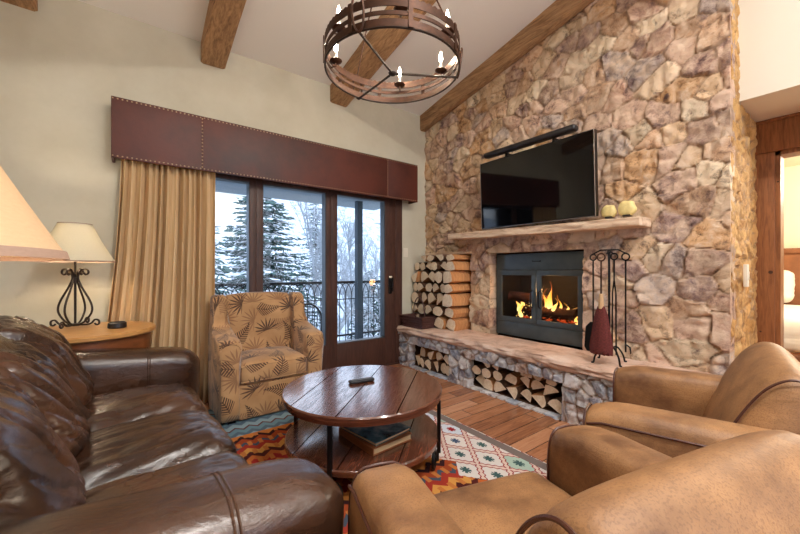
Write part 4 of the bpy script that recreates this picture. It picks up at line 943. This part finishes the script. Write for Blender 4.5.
# ------------------------------------------------------------------ bedroom beyond the doorway
BD = thing('bed', 'bed with white bedding and tall brown leather headboard seen through the doorway', 'bed', (5.95, .35, 0))
m = MB(); m.rbox((0,0,.26), (2.0,2.1,.32), .04, 3, 2); m.build('bed_base', 'headboard_leather', BD)
m = MB(); cushion(m, (-.02,0,.58), (2.02,2.14,.32), .1, .03, 4, .01, (1,0,0)); m.build('duvet', 'bedding', BD, ang=80)
m = MB(); m.rbox((1.06,.0,.80), (.10,2.3,1.25), .04, 3, 2); m.rbox((1.06,.0,1.45), (.14,2.34,.08), .03, 3, 2); m.build('headboard', 'headboard_leather', BD)
m = MB(); cushion(m, (0,0,.2), (.16,.62,.42), .07, .04, 8, .008); o = m.build('pillow', 'bedding', None, loc=(6.8, .95, .79), rot=(0,.2,0), ang=80); tag(o, 'white pillow standing against the brown headboard in the bedroom', 'pillow')
setlight('POINT', (5.6, -.3, 2.2), 75, (1,.9,.74), .15, name='bedroom_light')

# ------------------------------------------------------------------ balcony
m = MB(); m.box(-2.5, 4.0, 3.85, 5.62, -.16, -.03); tag(m.build('balcony_floor', 'balcony_floor', smooth=False), kind=S)
m = MB(); m.prism([(-3, YW+.15), (3.83, YW+.15), (3.83, 6.0), (-3, 6.0)], 2.39, 2.62); tag(m.build('balcony_soffit', 'soffit', smooth=False), kind=S)
m = MB(); m.box(-3, 4.3, YW+.14, YW+.24, 2.62, 3.4); tag(m.build('wall_outside', 'soffit', smooth=False), kind=S)
RL = thing('balcony_railing', 'black iron balcony railing with pointed arches outside the windows', 'railing', (1, 5.5, -.03))
m = MB(); m.box(-3.4, 2.95, -.03, .03, 1.0, 1.04); m.build('top_rail', 'balcony_iron', RL, smooth=False)
m = MB(); m.box(-3.4, 2.95, -.015, .015, .09, .12); m.box(-3.4, 2.95, -.012, .012, .72, .735); m.build('lower_rail', 'balcony_iron', RL, smooth=False)
xx = [-.95+i*.115 for i in range(34)]
for x in xx: m = MB(); m.tube([(x,0,-.0),(x,0,.72)], .008, 5); m.build('baluster', 'balcony_iron', RL)
m = MB()
for x in xx[:-2:1]:
    m.tube([(x+.115-.115*math.cos(b_), 0, .735+.265*math.sin(b_)**.8) for b_ in [PI*i/12 for i in range(13)]], .007, 5)
tag(m.build('arch_row', 'balcony_iron', RL), 'row of interlaced arches under the top rail')
m = MB(); m.box(3.06, 3.16, 5.32, 5.42, -.03, 2.39); tag(m.build('balcony_post', 'post_paint', smooth=False), 'square dark grey post holding the balcony roof', 'post')
PCh = thing('patio_chair', 'black metal patio chair with round hoop back on the balcony', 'chair', (1.75, 4.6, -.03), .2)
m = MB(); m.tube([(.23*math.cos(b_), -.2, .52+.27*math.sin(b_)) for b_ in [-.5+(PI+1)*i/20 for i in range(21)]], .012, 8); m.build('back_hoop', 'black_metal', PCh)
m = MB(); m.lathe([(.001,.42),(.22,.42),(.225,.435),(.001,.44)], n=28); m.build('seat', 'black_metal', PCh)
m = MB()
for k in range(-2, 3): m.tube([(k*.07, -.2, .44), (k*.08, -.2, .52+.27*math.sqrt(max(0, 1-(k*.08/.23)**2)))], .005, 5)
m.build('back_bars', 'black_metal', PCh)
for k in range(4): a_ = PI/4+k*PI/2; m = MB(); m.tube([(.15*math.cos(a_), .15*math.sin(a_), .42), (.22*math.cos(a_), .22*math.sin(a_), 0)], .011, 6); m.build('leg', 'black_metal', PCh)

# ------------------------------------------------------------------ snowy ground, hillside and trees
m = MB(); nx, ny = 60, 50; vs = []
def gz(x, y):
    base = -3.2+(max(0, y-15)*.42); return base+1.1*noise.noise(Vector((x*.08, y*.08, 1)))+.3*noise.noise(Vector((x*.4, y*.4, 4)))
for j in range(ny+1):
    for i in range(nx+1): x = -35+110*i/nx; y = 6.5+78*(j/ny)**1.3; vs.append((x, y, gz(x, y)))
m.addm(vs, [(j*(nx+1)+i, j*(nx+1)+i+1, (j+1)*(nx+1)+i+1, (j+1)*(nx+1)+i) for j in range(ny) for i in range(nx)])
tag(m.build('hillside', 'hill_snow', ang=180), kind=S)
def spruce(name, label, loc, H_, R_, seed, group=None, dens=1.0):
    r = random.Random(seed); T_ = thing(name, label, 'tree', loc, r.uniform(0, 6), group)
    m = MB(); m.tube([(0,0,-.5),(0,0,H_*.5),(0,0,H_)], [R_*.06, R_*.035, .01], 8); m.build('trunk', 'trunk', T_)
    g = MB(); sn = MB(); nw = int(42*dens)
    for w_ in range(nw):
        u = w_/nw; z = H_*(.06+.93*u**.9); L = R_*(1-u)**.85+.12; nb = int(11*dens*(1-u*.4))
        for b in range(nb):
            a_ = 2*PI*(b+r.random()*.7)/nb+w_; Lb = L*r.uniform(.7,1.12); z = H_*(.06+.93*u**.9)+r.uniform(-.16,.16); c_, s_ = math.cos(a_), math.sin(a_); ns = max(5, int(Lb*13*dens))
            for q in range(ns):
                v = (q+.5)/ns; p = Vector((c_*Lb*v, s_*Lb*v, z-.30*Lb*v+.16*Lb*v*v)); tl = (.36*(1-v*.6)+.10)*r.uniform(.7,1.2)*min(1, .35+R_/4)
                for sd in (-1, 1):
                    d = Vector((c_, s_, 0))*r.uniform(.5,.9)+Vector((-s_, c_, 0))*sd*r.uniform(.5,.9)+Vector((0,0,r.uniform(-.45,.05))); d.normalize(); wv = d.cross(Vector((0,0,1))).normalized()*(.022+.014*r.random()); up = Vector((0,0,.03))
                    e_ = p+d*tl; mid = p+d*tl*.5; g.addm([p, mid+wv-up, e_, mid-wv-up, mid+up], [(0,1,4),(1,2,4),(2,3,4),(3,0,4)])
                    if r.random() < .4: o_ = Vector((0,0,.03)); sn.addm([p+o_, mid+wv*.8, e_+o_*.4, mid-wv*.8, mid+up+o_], [(0,1,4),(1,2,4),(2,3,4),(3,0,4)])
    g.build('foliage', 'spruce', T_, smooth=False); tag(sn.build('snow_cover', 'snow', T_, smooth=False), 'white snow lying on the branches'); return T_
def P_(px, tt): u = (px-400)/355; return ((.598+.802*u)*tt, (.802-.598*u)*tt)
x, y = P_(262, 13.5); spruce('spruce_tree', 'large snow dusted blue green spruce outside the left and middle windows', (x, y, gz(x, y)-.3), 8.6, 3.3, 5)
x, y = P_(372, 16); S2 = spruce('spruce_tree', 'small snowy spruce seen through the right side of the glass door', (x, y, gz(x, y)-.2), 4.6, 1.5, 8, dens=.75)
x, y = P_(205, 10.5); spruce('spruce_tree', 'dark snowy spruce partly hidden behind the curtain edge', (x, y, gz(x, y)-.2), 6.0, 2.2, 12, dens=.8)
FS = spruce('distant_spruce', 'snowy spruce standing far up the hillside', (0,60,0), 6.5, 2.0, 15, 'distant spruces on the hillside', .55)
def bare(name, label, H_, seed, group):
    r = random.Random(seed); T_ = thing(name, label, 'tree', (0,0,0), 0, group); m = MB()
    def grow(p, d, L, rad, lv):
        pts = [p]; q = Vector(p); dd_ = Vector(d)
        for i in range(4): dd_ = (dd_+Vector((r.uniform(-.18,.18), r.uniform(-.18,.18), r.uniform(-.02,.12)))).normalized(); q = q+dd_*L/4; pts.append(tuple(q))
        m.tube(pts, [rad*(1-.13*i) for i in range(5)], 4 if lv else 6, cap=False)
        if lv < 4:
            for k in range(5 if lv < 3 else 4):
                f_ = r.uniform(.3,1); i0 = min(3, int(f_*4)); b0 = Vector(pts[i0]).lerp(Vector(pts[i0+1]), f_*4-i0 if f_ < 1 else 1)
                nd_ = (dd_+Vector((r.uniform(-1,1), r.uniform(-1,1), r.uniform(-.1,.7)))*.85).normalized(); grow(tuple(b0), nd_, L*r.uniform(.45,.7), rad*.5, lv+1)
    grow((0,0,-.3), (0,0,1), H_*.5, H_*.014, 0); m.build('branches', 'frost_bark', T_); return T_
b1 = bare('bare_tree', '', 8, 1, 'frosted bare trees on the hillside'); b2 = bare('bare_tree', '', 9, 2, 'frosted bare trees on the hillside'); b3 = bare('bare_tree', '', 7, 3, 'frosted bare trees on the hillside')
r = random.Random(44); first = set(); spots = [P_(262, 13.5), P_(372, 16), P_(205, 10.5), P_(216, 30)]; i = 0; tries = 0
while i < 95 and tries < 9000:
    tries += 1; px = r.uniform(205, 396); tt = r.uniform(14, 44)
    if i < 18: px = r.uniform(312, 396); tt = r.uniform(12.5, 24)
    src = FS if i % 5 == 4 else (b1, b2, b3)[i % 3]
    if src is FS and tt < 22: continue
    x, y = P_(px, tt)
    if any((x-a)**2+(y-b)**2 < 1.9**2 for a, b in spots): continue
    spots.append((x, y)); i += 1
    if src.name in first: o = copy_tree(src)
    else: o = src; first.add(src.name)
    s_ = r.uniform(.8, 1.2); o.location = (x, y, gz(x, y)-.2); o.rotation_euler = (0,0,r.uniform(0,6)); o.scale = (s_*.8, s_*.8, s_)
    if src is not FS: o['label'] = 'frosted leafless tree on the snowy hillside beyond the balcony'
m = MB(); x, y = P_(216, 30)
HT = thing('distant_house', 'pale distant house with snowy roof seen beside the curtain edge', 'house', (x, y, gz(x, y)), .5)
m.box(-3, 3, -2, 2, -1, 3.0); m.build('wall', 'white_plastic', HT, smooth=False)
m = MB(); m.prism([(-2.5,2.9),(2.5,2.9),(0,4.6)], -3.4, 3.4, 'x'); m.build('roof', 'snow', HT, smooth=False)

# ------------------------------------------------------------------ world, camera, colour management
wd = bpy.data.worlds.new('World'); SC.world = wd; wd.use_nodes = True; nt = wd.node_tree; bg = nt.nodes['Background']
tc = nt.nodes.new('ShaderNodeTexCoord'); sp = nt.nodes.new('ShaderNodeSeparateXYZ'); nt.links.new(tc.outputs['Generated'], sp.inputs[0])
rp = nt.nodes.new('ShaderNodeValToRGB'); nt.links.new(sp.outputs[2], rp.inputs[0]); rp.color_ramp.elements[0].color = (.80,.88,.97,1); rp.color_ramp.elements[1].color = (.62,.76,1,1)
nt.links.new(rp.outputs[0], bg.inputs[0]); bg.inputs[1].default_value = 2.1
cam = bpy.data.cameras.new('Camera'); co = bpy.data.objects.new('Camera', cam); COL.objects.link(co)
cam.sensor_width = 36; cam.lens = 355/800*36; cam.shift_y = 3/800; cam.clip_start = .02; cam.clip_end = 300
co.location = (0,0,1.2); co.rotation_euler = (PI/2, 0, -math.atan2(.598, .802)); SC.camera = co
SC.view_settings.view_transform = 'Standard'; SC.view_settings.look = 'None'; SC.view_settings.gamma = 1; SC.view_settings.exposure = 0.84
SC.cycles.use_denoising = True; SC.cycles.max_bounces = 10; SC.cycles.diffuse_bounces = 5; SC.cycles.transparent_max_bounces = 16
SC.cycles.sample_clamp_indirect = 4; SC.cycles.caustics_reflective = False; SC.cycles.caustics_refractive = False
